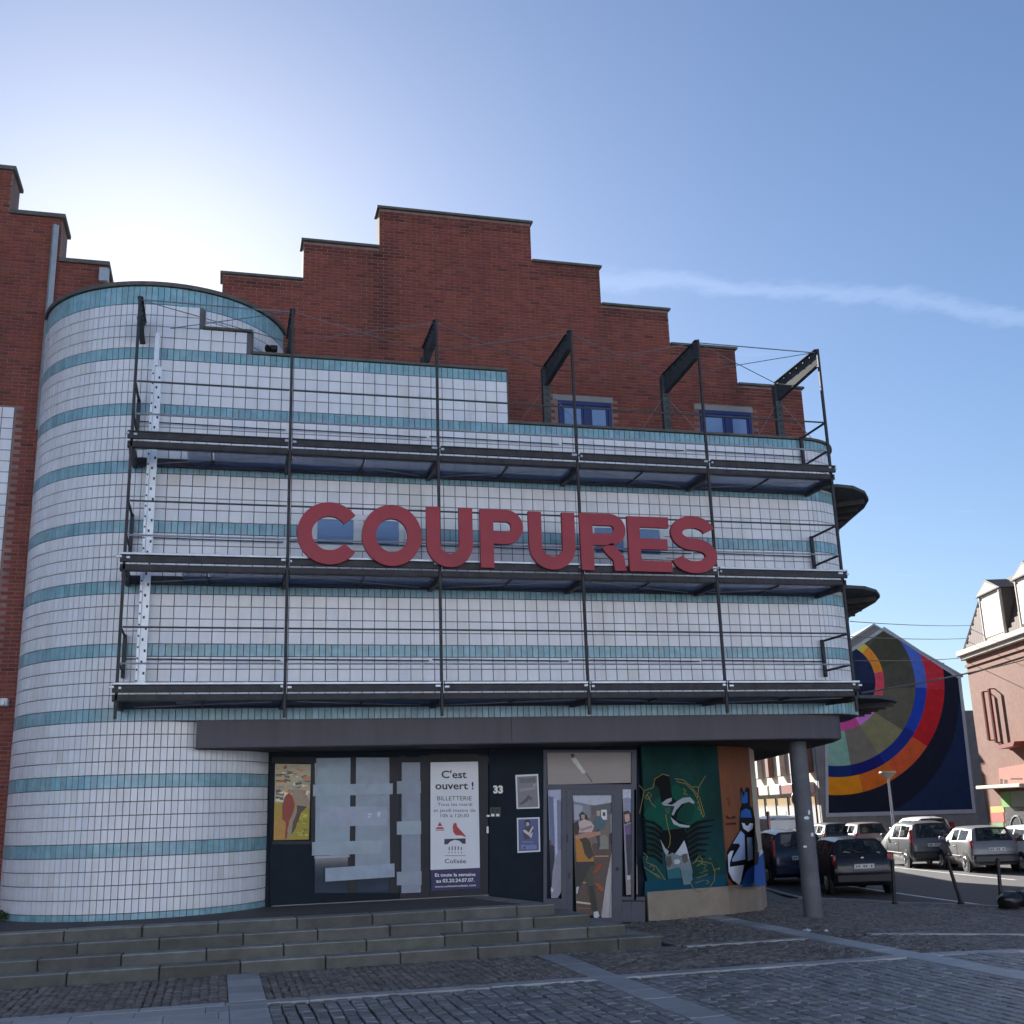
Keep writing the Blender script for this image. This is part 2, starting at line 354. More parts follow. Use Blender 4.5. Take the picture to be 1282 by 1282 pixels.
# granite setts: rows running away from the viewer
setts = []
pw, pl = 0.1465, 0.215
for xa, xb in ((2.16, 6.04), (6.42, 10.30), (10.70, 18.3)):
    n = int((xb-xa)/pw); w = (xb-xa)/n
    for i in range(n):
        y = HB[0]-rnd(0.0, 0.1)
        wob = rnd(0, 6)
        while y > (-10.5):
            l = pl*rnd(0.75, 1.2)
            setts.append((xa+(i+.5)*w+0.008*math.sin(y*3+wob), y-l/2, w-0.024, l-0.018, rnd(-0.004, 0.003)))
            y -= l
def px_of(p):
    d = Vector(p)-CO; w = d.dot(CF); return (641+F*d.dot(CR)/w, 641-F*d.dot(CU)/w, w)
def key(s):
    x, y, w = px_of((s[0], s[1], 0)); return (0 if (-5 < x < 1287 and y < 1290) else 50)+w
setts.sort(key=key)
protos = []
for k in range(14):
    mb = MB(); v = rnd(0.72, 1.3); sett_geo(mb, 0, 0, 1, 1, 0, 0, (v, v*rnd(.98, 1.03), v*rnd(.97, 1.06)), 0.0, 0.0)
    protos.append(None)
rest = MB()
def scol():
    v = rnd(0.68, 1.3); return (v, v*rnd(.97, 1.04), v*rnd(.96, 1.07))
meshes = []
for k in range(16):
    mb = MB(); sett_geo(mb, 0, 0, 0.122, 0.195*(0.8+0.4*(k % 4)/3), 0, 0, scol()); meshes.append((mb.mesh('sett'), 0.195*(0.8+0.4*(k % 4)/3)))
for i, (x, y, w, l, dz) in enumerate(setts):
    if i < 300:
        me, ml = min(random.sample(meshes, 9), key=lambda t: abs(t[1]-l))
        o = link('sett', me, M_sett, plaza); o.location = (x, y, dz); o.rotation_euler = (rnd(-.01, .01), rnd(-.01, .01), rnd(-.025, .025)); o.scale = (w/0.122, l/ml, 1)
    else: sett_geo(rest, x, y, w, l, gz(x)+dz, rnd(-.03, .03), scol())
stuff(obj('sett_field', rest, M_sett, plaza))
# small cobbles laid in shallow arcs
WALLPTS = [(9.25, 2.3), (11.0, 2.72), (12.0, 3.4), (12.75, 4.7)]
def wall_y(x):
    if x < 9.25: return 2.3
    for (xa, ya), (xb, yb) in zip(WALLPTS[:-1], WALLPTS[1:]):
        if xa <= x <= xb: return ya+(yb-ya)*(x-xa)/(xb-xa)
    return 99
def kerb_x(y):
    for (xa, ya), (xb, yb) in zip(KERB[:6], KERB[1:7]):
        if ya <= y <= yb: return xa+(xb-xa)*(y-ya)/(yb-ya)
    return 15.2
cob = MB()
p = 0.105
for i in range(-130, 190):
    for j in range(-40, 125):
        x = i*p+rnd(-.008, .008)
        ph = (x % 1.5)/1.5
        y = j*p*0.98+0.34*math.sin(math.pi*ph)+rnd(-.008, .008)
        if x < -9 or y < HB[1]+0.05 or y > 7.7: continue
        if y < HB[1]+0.05: continue
        if any(a-0.03 < x < c+0.03 for a, c in VB) and y < (2.6 if x > 9 else -1): continue
        if x < 8.25 and y > -1.42: continue
        if x < 8.9 and y > 2.2: continue
        if x > 8.25 and -1.67 < y < -1.41: continue
        if y > wall_y(x)-0.04 or x > kerb_x(y)-0.05: continue
        v = rnd(0.6, 1.35); c = (v*rnd(.95, 1.1), v, v*rnd(.92, 1.05))
        rot = math.cos(math.pi*ph)*0.6
        sett_geo(cob, x, y, 0.088*rnd(.88, 1.08), 0.088*rnd(.88, 1.08), gz(x)+rnd(-.006, .004), rot+rnd(-.12, .12), c, 0.008, 0.016)
stuff(obj('cobbles', cob, M_cobble, plaza))

# ---- stone steps and platform
steps = thing('stone_steps', 'flight of four grey stone steps rising to the dark entrance platform', 'steps', (2, -1, 0))
def paint_toplight(mb):
    """treads lightened and risers darkened in colour, standing in for skylight from above"""
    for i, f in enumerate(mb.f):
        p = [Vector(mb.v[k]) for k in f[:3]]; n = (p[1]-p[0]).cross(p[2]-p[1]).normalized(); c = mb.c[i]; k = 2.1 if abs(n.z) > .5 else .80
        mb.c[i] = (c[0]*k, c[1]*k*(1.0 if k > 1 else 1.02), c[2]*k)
SY = [-1.45, -1.09, -0.74, -0.40]; SX = [7.98, 7.56, 7.12, 6.66]; SZ = [0.148, 0.294, 0.44, 0.586]
for k in range(4):
    z0 = SZ[k-1] if k else -0.1; z1 = SZ[k]; yb = SY[k]+0.40
    core = MB(); core.prism([(-9, yb), (SX[k]-0.09, yb), (SX[k]-0.60, 2.32), (-9, 2.32)], -0.1 if k == 0 else SZ[k-1]-0.02, z1-0.006)
    obj('platform' if k == 3 else 'tread', core, M_tarmac if k == 3 else M_stone, steps)
    x = SX[k]; first = True
    while x > -9:
        L = rnd(1.02, 1.16) if not first else rnd(0.55, 1.1)
        first = False
        mb = MB(); v = rnd(0.72, 1.15); t = rnd(0, 0.006)
        mb.cbox(max(x-L+0.007, -9), x-0.006, SY[k]+rnd(-.012, .012), yb-0.004, z0-0.02 if k else -0.1, z1+rnd(-.004, .004), 0.012, (v, v*rnd(.98, 1.02), v*rnd(.93, 1.0)))
        paint_toplight(mb); obj('step_block', mb, M_stone, steps); x -= L
    # end blocks returning to the wall
    a = Vector((SX[k]-0.02, yb+0.004)); e = Vector((SX[k]-0.56, 2.30)); d = e-a; n = 3
    for q in range(n):
        p0 = a+d*(q/n+0.004); p1 = a+d*((q+1)/n-0.004); v = rnd(0.75, 1.1)
        mb = MB(); mb.prism([(p0.x-0.40, p0.y), (p0.x, p0.y), (p1.x, p1.y), (p1.x-0.40, p1.y)], z0-0.02 if k else -0.1, z1+rnd(-.003, .002), (v, v, v*.97))
        paint_toplight(mb); obj('step_block', mb, M_stone, steps)

# ================================================================ THE BUILDING
bld = thing('theatre_building', 'tiled and brick theatre with round striped tower and stepped gable', 'building', (6, 3, 0))
TP = 0.207; Z0 = 3.573; XR = 12.53; NC = 59; XL = XR-NC*TP        # facade tile grid
XC, YC, RD = XL, 3.22, 2.22                                       # drum
GAP = 0.010
def top_at(x): return 10.818 if x < 1.0 else (10.404 if x < 1.85 else (9.99 if x < 6.52 else 8.955))
# openings on the facade (photo corners on the tile plane)
def rect_from(px0, py0, px1, py1, Y):
    a = atY(px0, py0, Y); c = atY(px1, py1, Y); e = atY(px0, py1, Y); g = atY(px1, py0, Y)
    return ((a.x+e.x)/2, (c.x+g.x)/2, (c.z+e.z)/2, (a.z+g.z)/2)
OPEN = [rect_from(390, 645, 506, 690, 1.0), rect_from(738, 656, 832, 700, 1.0)]
wallb = MB()
xs = [XL, 1.0, 1.85, 6.52, XR]
for xa, xb in zip(xs[:-1], xs[1:]): wallb.box(xa, xb, 1.013, 1.40, Z0-0.004, top_at((xa+xb)/2)-0.002)
AC = (XR, 2.10); AR = 1.10; A0, A1 = -90.0, -16.0
def arc(r, a): return (AC[0]+r*math.cos(R(a)), AC[1]+r*math.sin(R(a)))
pts = [arc(AR-0.013, A0+(A1-A0)*i/20) for i in range(21)]+[arc(0.6, A1+(A0-A1)*i/20) for i in range(21)]
for i in range(20):
    q = [pts[i], pts[i+1], pts[41-i-1], pts[41-i]]; wallb.prism(q, Z0-0.004, 8.953)
front = obj('tile_wall', wallb, M_grout, bld)
def wcol():
    v = rnd(0.94, 1.03); q = random.random()
    if q < .012: return (v*.89, v*.87, v*.81)
    if q < .03: return (v*.90, v*.93, v*.97)
    return (v, v*rnd(.985, 1.005), v*rnd(.97, 1.01))
def tile_geo(mb, P, U, V, N, w, h, col=None, t=0.013, ch=0.0035):
    """tile centred at P; U,V in-plane units, N outward; front at P"""
    if col is None: col = wcol()
    o = [P-N*t+U*(a*w/2)+V*(e*h/2) for a, e in ((-1, -1), (1, -1), (1, 1), (-1, 1))]
    f = [P+U*(a*(w/2-ch))+V*(e*(h/2-ch)) for a, e in ((-1, -1), (1, -1), (1, 1), (-1, 1))]
    mb.add(o+f, [(4, 5, 6, 7)]+[(i, (i+1) % 4, 4+(i+1) % 4, 4+i) for i in range(4)], col)
X_, Z_ = Vector((1, 0, 0)), Vector((0, 0, 1)); NF = Vector((0, -1, 0))
cand = []; wf = MB(); bf = MB()
def bcol():
    v = rnd(0.88, 1.12); return (v*rnd(.9, 1.1), v, v*rnd(.97, 1.05))
def hits(x, z, w): return any(x+w/2 > a-0.02 and x-w/2 < c+0.02 and z+TP/2 > e-0.02 and z-TP/2 < g+0.02 for a, c, e, g in OPEN)
def clip_tile(x, z, w):
    """keep pieces of a tile outside the openings (simple)"""
    for a, c, e, g in OPEN:
        if x+w/2 > a and x-w/2 < c and z+TP/2 > e and z-TP/2 < g: return True
    return False
for i in range(NC):
    x = XL+(i+.5)*TP; tp = top_at(x)
    for j in range(36):
        z = Z0+(j+.5)*TP
        if z+TP/2 > tp+0.06: break
        if clip_tile(x, z, TP): continue
        if j % 5 == 0:
            for s in (-.25, .25): tile_geo(bf, Vector((x+s*TP, 1.0, z)), X_, Z_, NF, TP/2-GAP*.8, TP-GAP, bcol())
        else: cand.append((x, z))
for k in range(14):
    a = R(A0+(A1-A0)*(k+.5)/14); N = Vector((math.cos(a), math.sin(a), 0)); U = Vector((-N.y, N.x, 0)); wd = AR*R(A1-A0)/14
    for j in range(26):
        z = Z0+(j+.5)*TP; P = Vector((AC[0], AC[1], z))+N*AR
        if j % 5 == 0: tile_geo(bf, P, U, Z_, N, wd-GAP*.8, TP-GAP, bcol())
        else: tile_geo(wf, P, U, Z_, N, wd-GAP*.8, TP-GAP)
cand.sort(key=lambda t: (t[0]-CO.x)**2+(1-CO.y)**2+(t[1]-CO.z)**2)
tmesh = []
for k in range(24):
    mb = MB(); tile_geo(mb, Vector((0, 0, 0)), X_, Z_, NF, TP-GAP, TP-GAP); tmesh.append(mb.mesh('tile'))
for i, (x, z) in enumerate(cand):
    if i < 300:
        o = link('tile', random.choice(tmesh), M_tile, front); o.location = (x+rnd(-.001, .001), 1.0+rnd(-.002, .001), z); o.rotation_euler = (rnd(-.006, .006), 0, rnd(-.008, .008))
    else: tile_geo(wf, Vector((x, 1.0+rnd(-.002, .001), z)), (X_+Vector((0, rnd(-.008, .008), 0))), Z_+Vector((0, rnd(-.006, .006), 0)), NF, TP-GAP, TP-GAP)
stuff(obj('white_tiling', wf, M_tile, front)); stuff(obj('turquoise_tiling', bf, M_blue, front))
# coping strips on the facade's stepped top
for xa, xb, z in ((1.0, 1.86, 10.404), (1.85, 6.53, 9.99), (6.52, XR, 8.955)):
    mb = MB(); mb.cbox(xa, xb, 0.955, 1.40, z+0.002, z+0.05, 0.008); obj('coping', mb, M_coping, bld)
mb = MB()
for i in range(20):
    a, c = A0+(A1-A0)*i/20, A0+(A1-A0)*(i+1)/20
    mb.prism([arc(AR+0.045, a), arc(AR+0.045, c), arc(0.75, c), arc(0.75, a)], 8.957, 9.005)
obj('coping', mb, M_coping, bld)
for xx, za, zb in ((1.855, 9.995, 10.40), (6.525, 8.96, 9.99)):
    mb = MB(); mb.box(xx+0.001, xx+0.022, 0.985, 1.40, za+0.05, zb); obj('edge_trim', mb, M_coping, bld)
# windows in the tile wall
for a, c, e, g in OPEN:
    w = MB(); fw = 0.10
    w.box(a-TP, c+TP, 1.012, 1.0125, e-TP, g+TP)
    fr = MB()
    mid = (a+c)/2
    for x0, x1, z0, z1 in ((a, c, g-fw, g), (a, c, e, e+fw), (a, a+fw, e+fw, g-fw), (c-fw, c, e+fw, g-fw), (mid-.09, mid+.09, e+fw, g-fw)):
        fr.cbox(x0, x1, 0.975, 1.012, z0, z1, 0.006)
    fo = obj('window', fr, M_white, bld)
    for x0, x1 in ((a+fw, mid-.09), (mid+.09, c-fw)):
        pn = MB(); pn.box(x0-.005, x1+.005, 0.998, 1.006, e+fw-.005, g-fw+.005); obj('pane', pn, M_bluepane, fo)
# filler tiles round the openings are cut to size
fl = MB()
for a, c, e, g in OPEN:
    i0 = int((a-XL)/TP); i1 = int((c-XL)/TP); j0 = int((e-Z0)/TP); j1 = int((g-Z0)/TP)
    X0, X1, ZA, ZB = XL+i0*TP, XL+(i1+1)*TP, Z0+j0*TP, Z0+(j1+1)*TP
    for i in range(i0, i1+1):
        for za, zb in ((ZA, e), (g, ZB)):
            xa, xb = XL+i*TP, XL+(i+1)*TP
            if zb-za > 0.03: tile_geo(fl, Vector(((xa+xb)/2, 1.0, (za+zb)/2)), X_, Z_, NF, TP-GAP, zb-za-GAP)
    for j in range(j0, j1+1):
        za, zb = max(Z0+j*TP, e), min(Z0+(j+1)*TP, g)
        for xa, xb in ((X0, a), (c, X1)):
            if xb-xa > 0.03 and zb-za > 0.02: tile_geo(fl, Vector(((xa+xb)/2, 1.0, (za+zb)/2)), X_, Z_, NF, xb-xa-GAP, zb-za-GAP)
stuff(obj('cut_tiles', fl, M_tile, front))

# ---- round tower
DZ = 0.468                                                   # first row base so that bands line up with the facade
core = MB(); n = 72
ring = [(XC+(RD-0.013)*math.sin(2*math.pi*i/n), YC-(RD-0.013)*math.cos(2*math.pi*i/n)) for i in range(n)]
core.prism(ring, 0.0, 11.16)
tower = obj('round_tower', core, M_grout, bld)
tw = MB(); tb = MB(); nt = 134
z = Z0-15*TP                                                  # 0.468
for j in range(0, 51):
    za = Z0+(j-15)*TP; zb = za+TP; blue = (j % 5 == 0)
    if j == 50: zb = 11.16
    for i in range(-44, 45):
        th = 2*math.pi*(i+.5)/nt
        if abs(th) > R(118): continue
        x = XC+RD*math.sin(th)
        if th > 0.01 and zb > 3.6 and zb < top_at(x)+0.01: continue
        if zb > 3.16 and zb < 3.6 and x > 1.19: continue
        N = Vector((math.sin(th), -math.cos(th), 0)); U = Vector((math.cos(th), math.sin(th), 0))
        tile_geo(tb if blue else tw, Vector((XC, YC, (za+zb)/2))+N*(RD+rnd(-.001, .002)), U, Z_, N, 2*math.pi*RD/nt-0.007, zb-za-GAP, bcol() if blue else None)
stuff(obj('white_tiling', tw, M_tile, tower)); stuff(obj('turquoise_tiling', tb, M_blue, tower))
rim = MB()
for i in range(n):
    a, c = 2*math.pi*i/n, 2*math.pi*(i+1)/n
    f = lambda r, t: (XC+r*math.sin(t), YC-r*math.cos(t))
    rim.prism([f(RD+.05, a), f(RD+.05, c), f(RD-.3, c), f(RD-.3, a)], 11.165, 11.235)
obj('rim_coping', rim, M_coping, tower)
cap = MB(); cap.prism([(XC+(RD-.25)*math.sin(2*math.pi*i/n), YC-(RD-.25)*math.cos(2*math.pi*i/n)) for i in range(n)], 11.10, 11.20)
obj('tower_roof', cap, M_coping, tower)

# ---- brick gable and left brick wing
BW, BH = 0.228, 0.0705
def brickwork(mb, x0, x1, z0, z1, Y, skip=()):
    stepped = isinstance(x0, list)
    if stepped: SXs, STs = x0, x1; z1 = max(STs)
    rows = int((z1-z0)/BH)
    for r in range(rows):
        z = z0+r*BH
        if stepped:
            ok = [k for k in range(len(STs)) if STs[k] >= z+BH-.01]
            x0, x1 = SXs[ok[0]], SXs[ok[-1]+1]
        z = z; off = (BW/2 if (round(z/BH) % 2) else 0)
        i = math.floor((x0-off)/BW)
        while True:
            xa = i*BW+off; xb = xa+BW; i += 1
            if xa >= x1: break
            xa, xb = max(xa, x0), min(xb, x1)
            if xb-xa < 0.03: continue
            if any(xb > a+.01 and xa < c-.01 and z+BH > e and z < g for a, c, e, g in skip): continue
            v = rnd(0.8, 1.18) if random.random() > .04 else rnd(0.55, 0.7)
            if stepped and len(STs) == 7:
                xm = (xa+xb)/2
                v *= 1-.6*math.exp(-((xm-4.42)/.26)**2)*max(0, min(1, (z-10.2)/1.2))*max(0, min(1, (13.5-z)/.4))*rnd(.6, 1.1)
                v *= 1-.3*math.exp(-((xm-9.2)/.35)**2)*max(0, min(1, (z-10.6)/1.0))*rnd(.5, 1.1)
                d_ = min([STs[q]-z for q in range(7) if SXs[q] <= xm <= SXs[q+1]])
                if d_ < .3: v *= rnd(.55, .85)
            tile_geo(mb, Vector(((xa+xb)/2, Y+rnd(-.003, .003), z+BH/2)), X_, Z_, NF, xb-xa-0.012, BH-0.0145, (v, v*rnd(.85, 1.15), v*rnd(.85, 1.15)), 0.012, 0.002)
GY = 2.70
GX = [1.28, 2.83, 4.36, 7.60, 9.11, 10.63, 12.14, 13.66]; GT = [12.36, 13.24, 14.15, 13.25, 12.38, 11.58, 10.76]
gab = MB(); bricks = MB()
GWIN = [rect_from(700, 503, 766, 560, GY), rect_from(878, 515, 942, 570, GY)]
for k in range(7):
    gab.box(GX[k], GX[k+1], GY+0.012, GY+0.42, 8.5, GT[k]-0.004)
brickwork(bricks, GX, GT, 8.6, None, GY, [(a, c, e, g+.12) for a, c, e, g in GWIN])
gable = obj('stepped_gable', gab, M_mortar, bld)
stuff(obj('brickwork', bricks, M_brick, gable))
for k in range(7):
    mb = MB(); l = 0.05 if k <= 2 else -0.002; r = 0.05 if k >= 2 else -0.002
    mb.cbox(GX[k]-l, GX[k+1]+r, GY-0.05, GY+0.47, GT[k]+0.001, GT[k]+0.055, 0.01); obj('coping', mb, M_coping, gable)
for a, c, e, g in GWIN:
    mb = MB(); mb.cbox(a-.12, c+.05, GY-0.012, GY+0.02, g, g+.12, .005); obj('lintel', mb, M_conc, gable)
    fr = MB(); fw = .075; mid = (a+c)/2+.03; e = 8.7
    for x0, x1, z0, z1 in ((a, c, g-.09, g), (a, a+fw, e, g-.09), (c-fw, c, e, g-.09), (mid-.07, mid+.07, e, g-.09)): fr.cbox(x0, x1, GY-.025, GY+.02, z0, z1, .006)
    fo = obj('window', fr, M_ublue, gable)
    for x0, x1 in ((a+fw, mid-.07), (mid+.07, c-fw)):
        f2 = MB()
        for u0, u1, z0, z1 in ((x0, x1, g-.16, g-.091), (x0, x0+.05, e, g-.16), (x1-.05, x1, e, g-.16)): f2.cbox(u0+.002, u1-.002, GY-.012, GY+.018, z0, z1, .005)
        obj('sash', f2, M_ublue, fo)
        pn = MB(); pn.box(x0+.04, x1-.04, GY+.001, GY+.008, e, g-.15); obj('pane', pn, M_bluepane, fo)
LY = 2.90
lx = [atY(-120, 212, LY).x, atY(14, 240, LY).x, atY(76, 300, LY).x, atY(133, 340, LY).x]
lt = [atY(10, 213, LY).z, atY(50, 271, LY).z, atY(110, 331, LY).z]
lw = MB(); lb = MB()
px20 = atY(20, 510, LY); PANEL = (lx[0]-1, px20.x-0.02, 3.8, px20.z)
for k in range(3):
    x0 = lx[k] if k else -12
    lw.box(x0, lx[k+1], LY+0.012, LY+0.80, 0, lt[k]-.004)
brickwork(lb, [-6.5]+lx[1:], lt, 0.3, None, LY, [PANEL])
wing = obj('brick_wing', lw, M_mortar, bld); stuff(obj('brickwork', lb, M_brick, wing))
for k in range(3):
    mb = MB(); mb.cbox((lx[k]+.001) if k else -12, lx[k+1]+.06, LY-.05, LY+.85, lt[k]+.001, lt[k]+.085, .01); obj('coping', mb, M_coping, wing)
mb = MB(); mb.box(-4.6, PANEL[1], LY+.006, LY+.011, PANEL[2], PANEL[3]); obj('panel_back', mb, M_grout, wing)
mb = MB()
for i in range(12):
    for j in range(30):
        x = PANEL[1]-(i+.5)*TP; zz = PANEL[3]-(j+.5)*TP
        if zz > PANEL[2]: tile_geo(mb, Vector((x, LY-.006, zz)), X_, Z_, NF, TP-GAP, TP-GAP)
stuff(obj('white_tiling', mb, M_tile, wing))
mb = MB(); a = atY(70, 282, LY-.06); mb.bar(a, Vector((a.x, LY-.06, 9.0)), .10, .08); obj('downpipe', mb, M_zinc, wing)
mb = MB(); a = atY(132, 340, LY-.1); mb.cbox(a.x-.11, a.x+.07, LY-.16, LY-.05, a.z-.22, a.z+.06, .01); obj('hopper', mb, M_zinc, wing)
mb = MB(); a = atY(5, 880, LY-.1); mb.cbox(a.x-.05, a.x+.07, LY-.22, LY-.002, a.z-.06, a.z+.07, .015); mb.cbox(a.x-.02, a.x+.04, LY-.30, LY-.221, a.z-.05, a.z+.02, .01)
tag(obj('security_camera', mb, M_white), 'small white security camera box on the brick wall beside the tiled tower', 'camera')
# ---- body masses behind
def heading_x(y, x0=13.56, y0=2.4): return x0+0.287*(y-y0)
mb = MB()
mb.prism([(1.9, 1.41), (12.5, 1.41), (13.2, 1.9), (13.50, 2.5), (heading_x(14)-.05, 14), (-10, 14), (-10, 3.72), (1.9, 3.72)], 3.58, 8.72)
obj('upper_body', mb, M_hstone, bld)
mb = MB(); mb.prism([(2.6, 3.13), (13.5, 3.13), (heading_x(14)-.1, 13.9), (-9.9, 13.9), (-9.9, 3.75), (2.6, 3.75)], 8.722, 10.2); obj('attic_body', mb, M_brick, bld)
mb = MB(); mb.prism([(-10, 14.01), (heading_x(14.01), 14.01), (heading_x(30), 30), (-10, 30)], 0.0, 10.2); mb.prism([(-10, 30.01), (heading_x(30.01), 30.01), (heading_x(60), 60), (-10, 60)], 0.0, 7.4); obj('rear_body', mb, M_mortar, bld)
mb = MB(); mb.prism([(2.2, 2.38), (9.2, 2.38), (11.0, 2.82), (11.95, 3.48), (12.62, 4.7), (heading_x(14, 12.62, 4.7), 14), (-9, 14), (-9, 3.74), (2.2, 3.74)], -0.2, 3.118)
obj('ground_floor_body', mb, M_navy, bld)
# ---- canopy fascia over the entrance
outl = [(1.17, .96), (11.2, .96), (11.7, .985), (12.15, 1.05), (12.5, 1.13), (12.8, 1.24), (12.93, 1.33), (13.0, 1.5), (13.30, 2.2), (13.66, 3.3), (14.1, 4.9), (14.49, 6.2), (16.7, 14)]
mb = MB(); mb.prism(outl+[(9, 14), (9, 2.0), (1.17, 2.0)], 3.135, 3.566); fas = obj('canopy', mb, M_fascia, bld)
for xs_ in (6.4,):
    mb = MB(); mb.box(xs_-.006, xs_+.006, .957, .961, 3.14, 3.56); obj('seam', mb, M_soffit, fas)
mb = MB(); mb.prism([(x-.02, y+.03) for x, y in outl]+[(9, 13.9), (9, 2.36), (1.6, 2.36)], 3.119, 3.133); obj('soffit', mb, M_soffit, bld)
# side ledges running round the corner
led = [(12.75, .96), (13.1, .80), (13.5, .86), (13.95, 1.18), (14.30, 1.62), (14.55, 2.2), (14.74, 2.95), (15.0, 3.95), (15.6, 6.0), (16.2, 8.0)]
for z, sx in ((7.95, 0), (5.93, 0), (3.84, .12)):
    mb = MB(); mb.prism([(x+sx*(i > 3), y) for i, (x, y) in enumerate(led)]+[(14.6, 8.0), (13.5, 2.8), (13.0, 1.4)], z, z+.06); lo = obj('side_ledge', mb, M_grey_steel, bld)
    for q in range(5):
        t = q/4; bx, by = 13.45+.55*t, 2.0+2.2*t; ex, ey = 14.15+.75*t, 1.55+2.3*t
        mb = MB(); mb.bar((bx, by, z-.06), (ex+sx, ey, z-.045), .07, .10); obj('ledge_rib', mb, M_steel, lo)
# ---- round column under the canopy corner
cb_ = thing('round_column', 'round grey painted column with peeling sticker scraps under the canopy corner', 'column', (12.22, 1.75, gz(12.22)))
mb = MB(); mb.tube((12.22, 1.75, gz(12.22)-.03), (12.22, 1.75, 3.117), .172, .165, 28); obj('shaft', mb, M_post, cb_, True)
for px, py, w, h in ((1016, 1005, 10, 3), (1013, 1017, 3, 6), (1010, 1024, 7, 4), (1020, 1030, 8, 7), (1017, 1045, 4, 5), (1008, 1060, 5, 3)):
    mb = MB(); q = []
    for ax, ay in ((-.5, -.3), (.1, -.6), (.5, -.1), (.3, .5), (-.4, .4)):
        d = ray(px+ax*w, py+ay*h); o2 = Vector((CO.x-12.22, CO.y-1.75)); d2 = Vector((d.x, d.y))
        A = d2.dot(d2); B = 2*o2.dot(d2); Cc = o2.dot(o2)-.172**2; D = B*B-4*A*Cc
        if D < 0: break
        s = (-B-math.sqrt(D))/(2*A); q.append(CO+d*(s*0.9996))
    if len(q) == 5: mb.add(q, [(0, 1, 2, 3, 4)]); obj('sticker_scrap', mb, M_white, cb_)
# ================================================================ steel gallery in front of the facade
gal = thing('steel_gallery', 'three-deck dark steel walkway gallery with posts and rails across the tiled facade', 'gallery', (6.25, 0.4, 3.5))
DK = [7.942, 5.918, 3.90]; PT = 10.47; BAY = 2.5
for i in range(6):
    x = BAY*i
    mb = MB(); mb.cbox(x-.023, x+.023, -.04, .012, 3.52, PT, .006)
    obj('post', mb, M_steel, gal)
    # top bracket plate running back over the parapet
    yb = 1.72 if i >= 3 else 1.25
    mb = MB(); M = Matrix.Translation((x, 0, 0))
    v = [(-.012, .02, PT), (-.012, yb, PT-.02), (-.012, yb, PT-.42), (-.012, .02, PT-.30)]
    mb.add([M @ Vector(p) for p in v]+[M @ Vector((.012, p[1], p[2])) for p in v], ((0, 1, 2, 3), (7, 6, 5, 4), (0, 4, 5, 1), (1, 5, 6, 2), (2, 6, 7, 3), (3, 7, 4, 0)))
    br = obj('top_bracket', mb, M_grey_steel, gal)
    mb = MB(); mb.bar((x, .02, PT+.008), (x, yb, PT-.012), .09, .014); mb.bar((x, .10, PT-.325), (x, yb, PT-.435), .09, .014); obj('flange', mb, M_grey_steel, br)
    mb = MB()
    for q in range(6):
        yy = .25+q*(yb-.4)/5; mb.cbox(x-.035, x+.035, yy-.02, yy+.02, PT-.09, PT-.05, .006)
    obj('cleat', mb, M_steel, br)
    zb = 8.95 if i >= 3 else (10.03 if i else 10.2)
    mb = MB()
    if i >= 3:
        for s in (-1, 1): mb.box(x+s*.06-.012, x+s*.06+.012, yb-.06, yb+.06, zb-.1, PT-.06)
        mb.box(x-.048, x+.048, yb+.03, yb+.05, zb-.1, PT-.06)
    else: mb.cbox(x-.06, x+.06, yb-.06, yb+.06, zb-.1, PT-.2, .01)
    rp = obj('roof_post', mb, M_grey_steel, gal)
    if i >= 3:
        mb = MB()
        for q in range(9): mb.box(x-.02, x+.02, yb-.065, yb-.055, zb+.1+q*.13, zb+.14+q*.13)
        mb2 = MB(); mb2.box(x-.045, x+.045, yb-.056, yb-.045, zb-.1, PT-.06); obj('web', mb2, M_grey_steel, rp); obj('hole', mb, M_black, rp)
xs0, xs1 = -0.06, 12.56
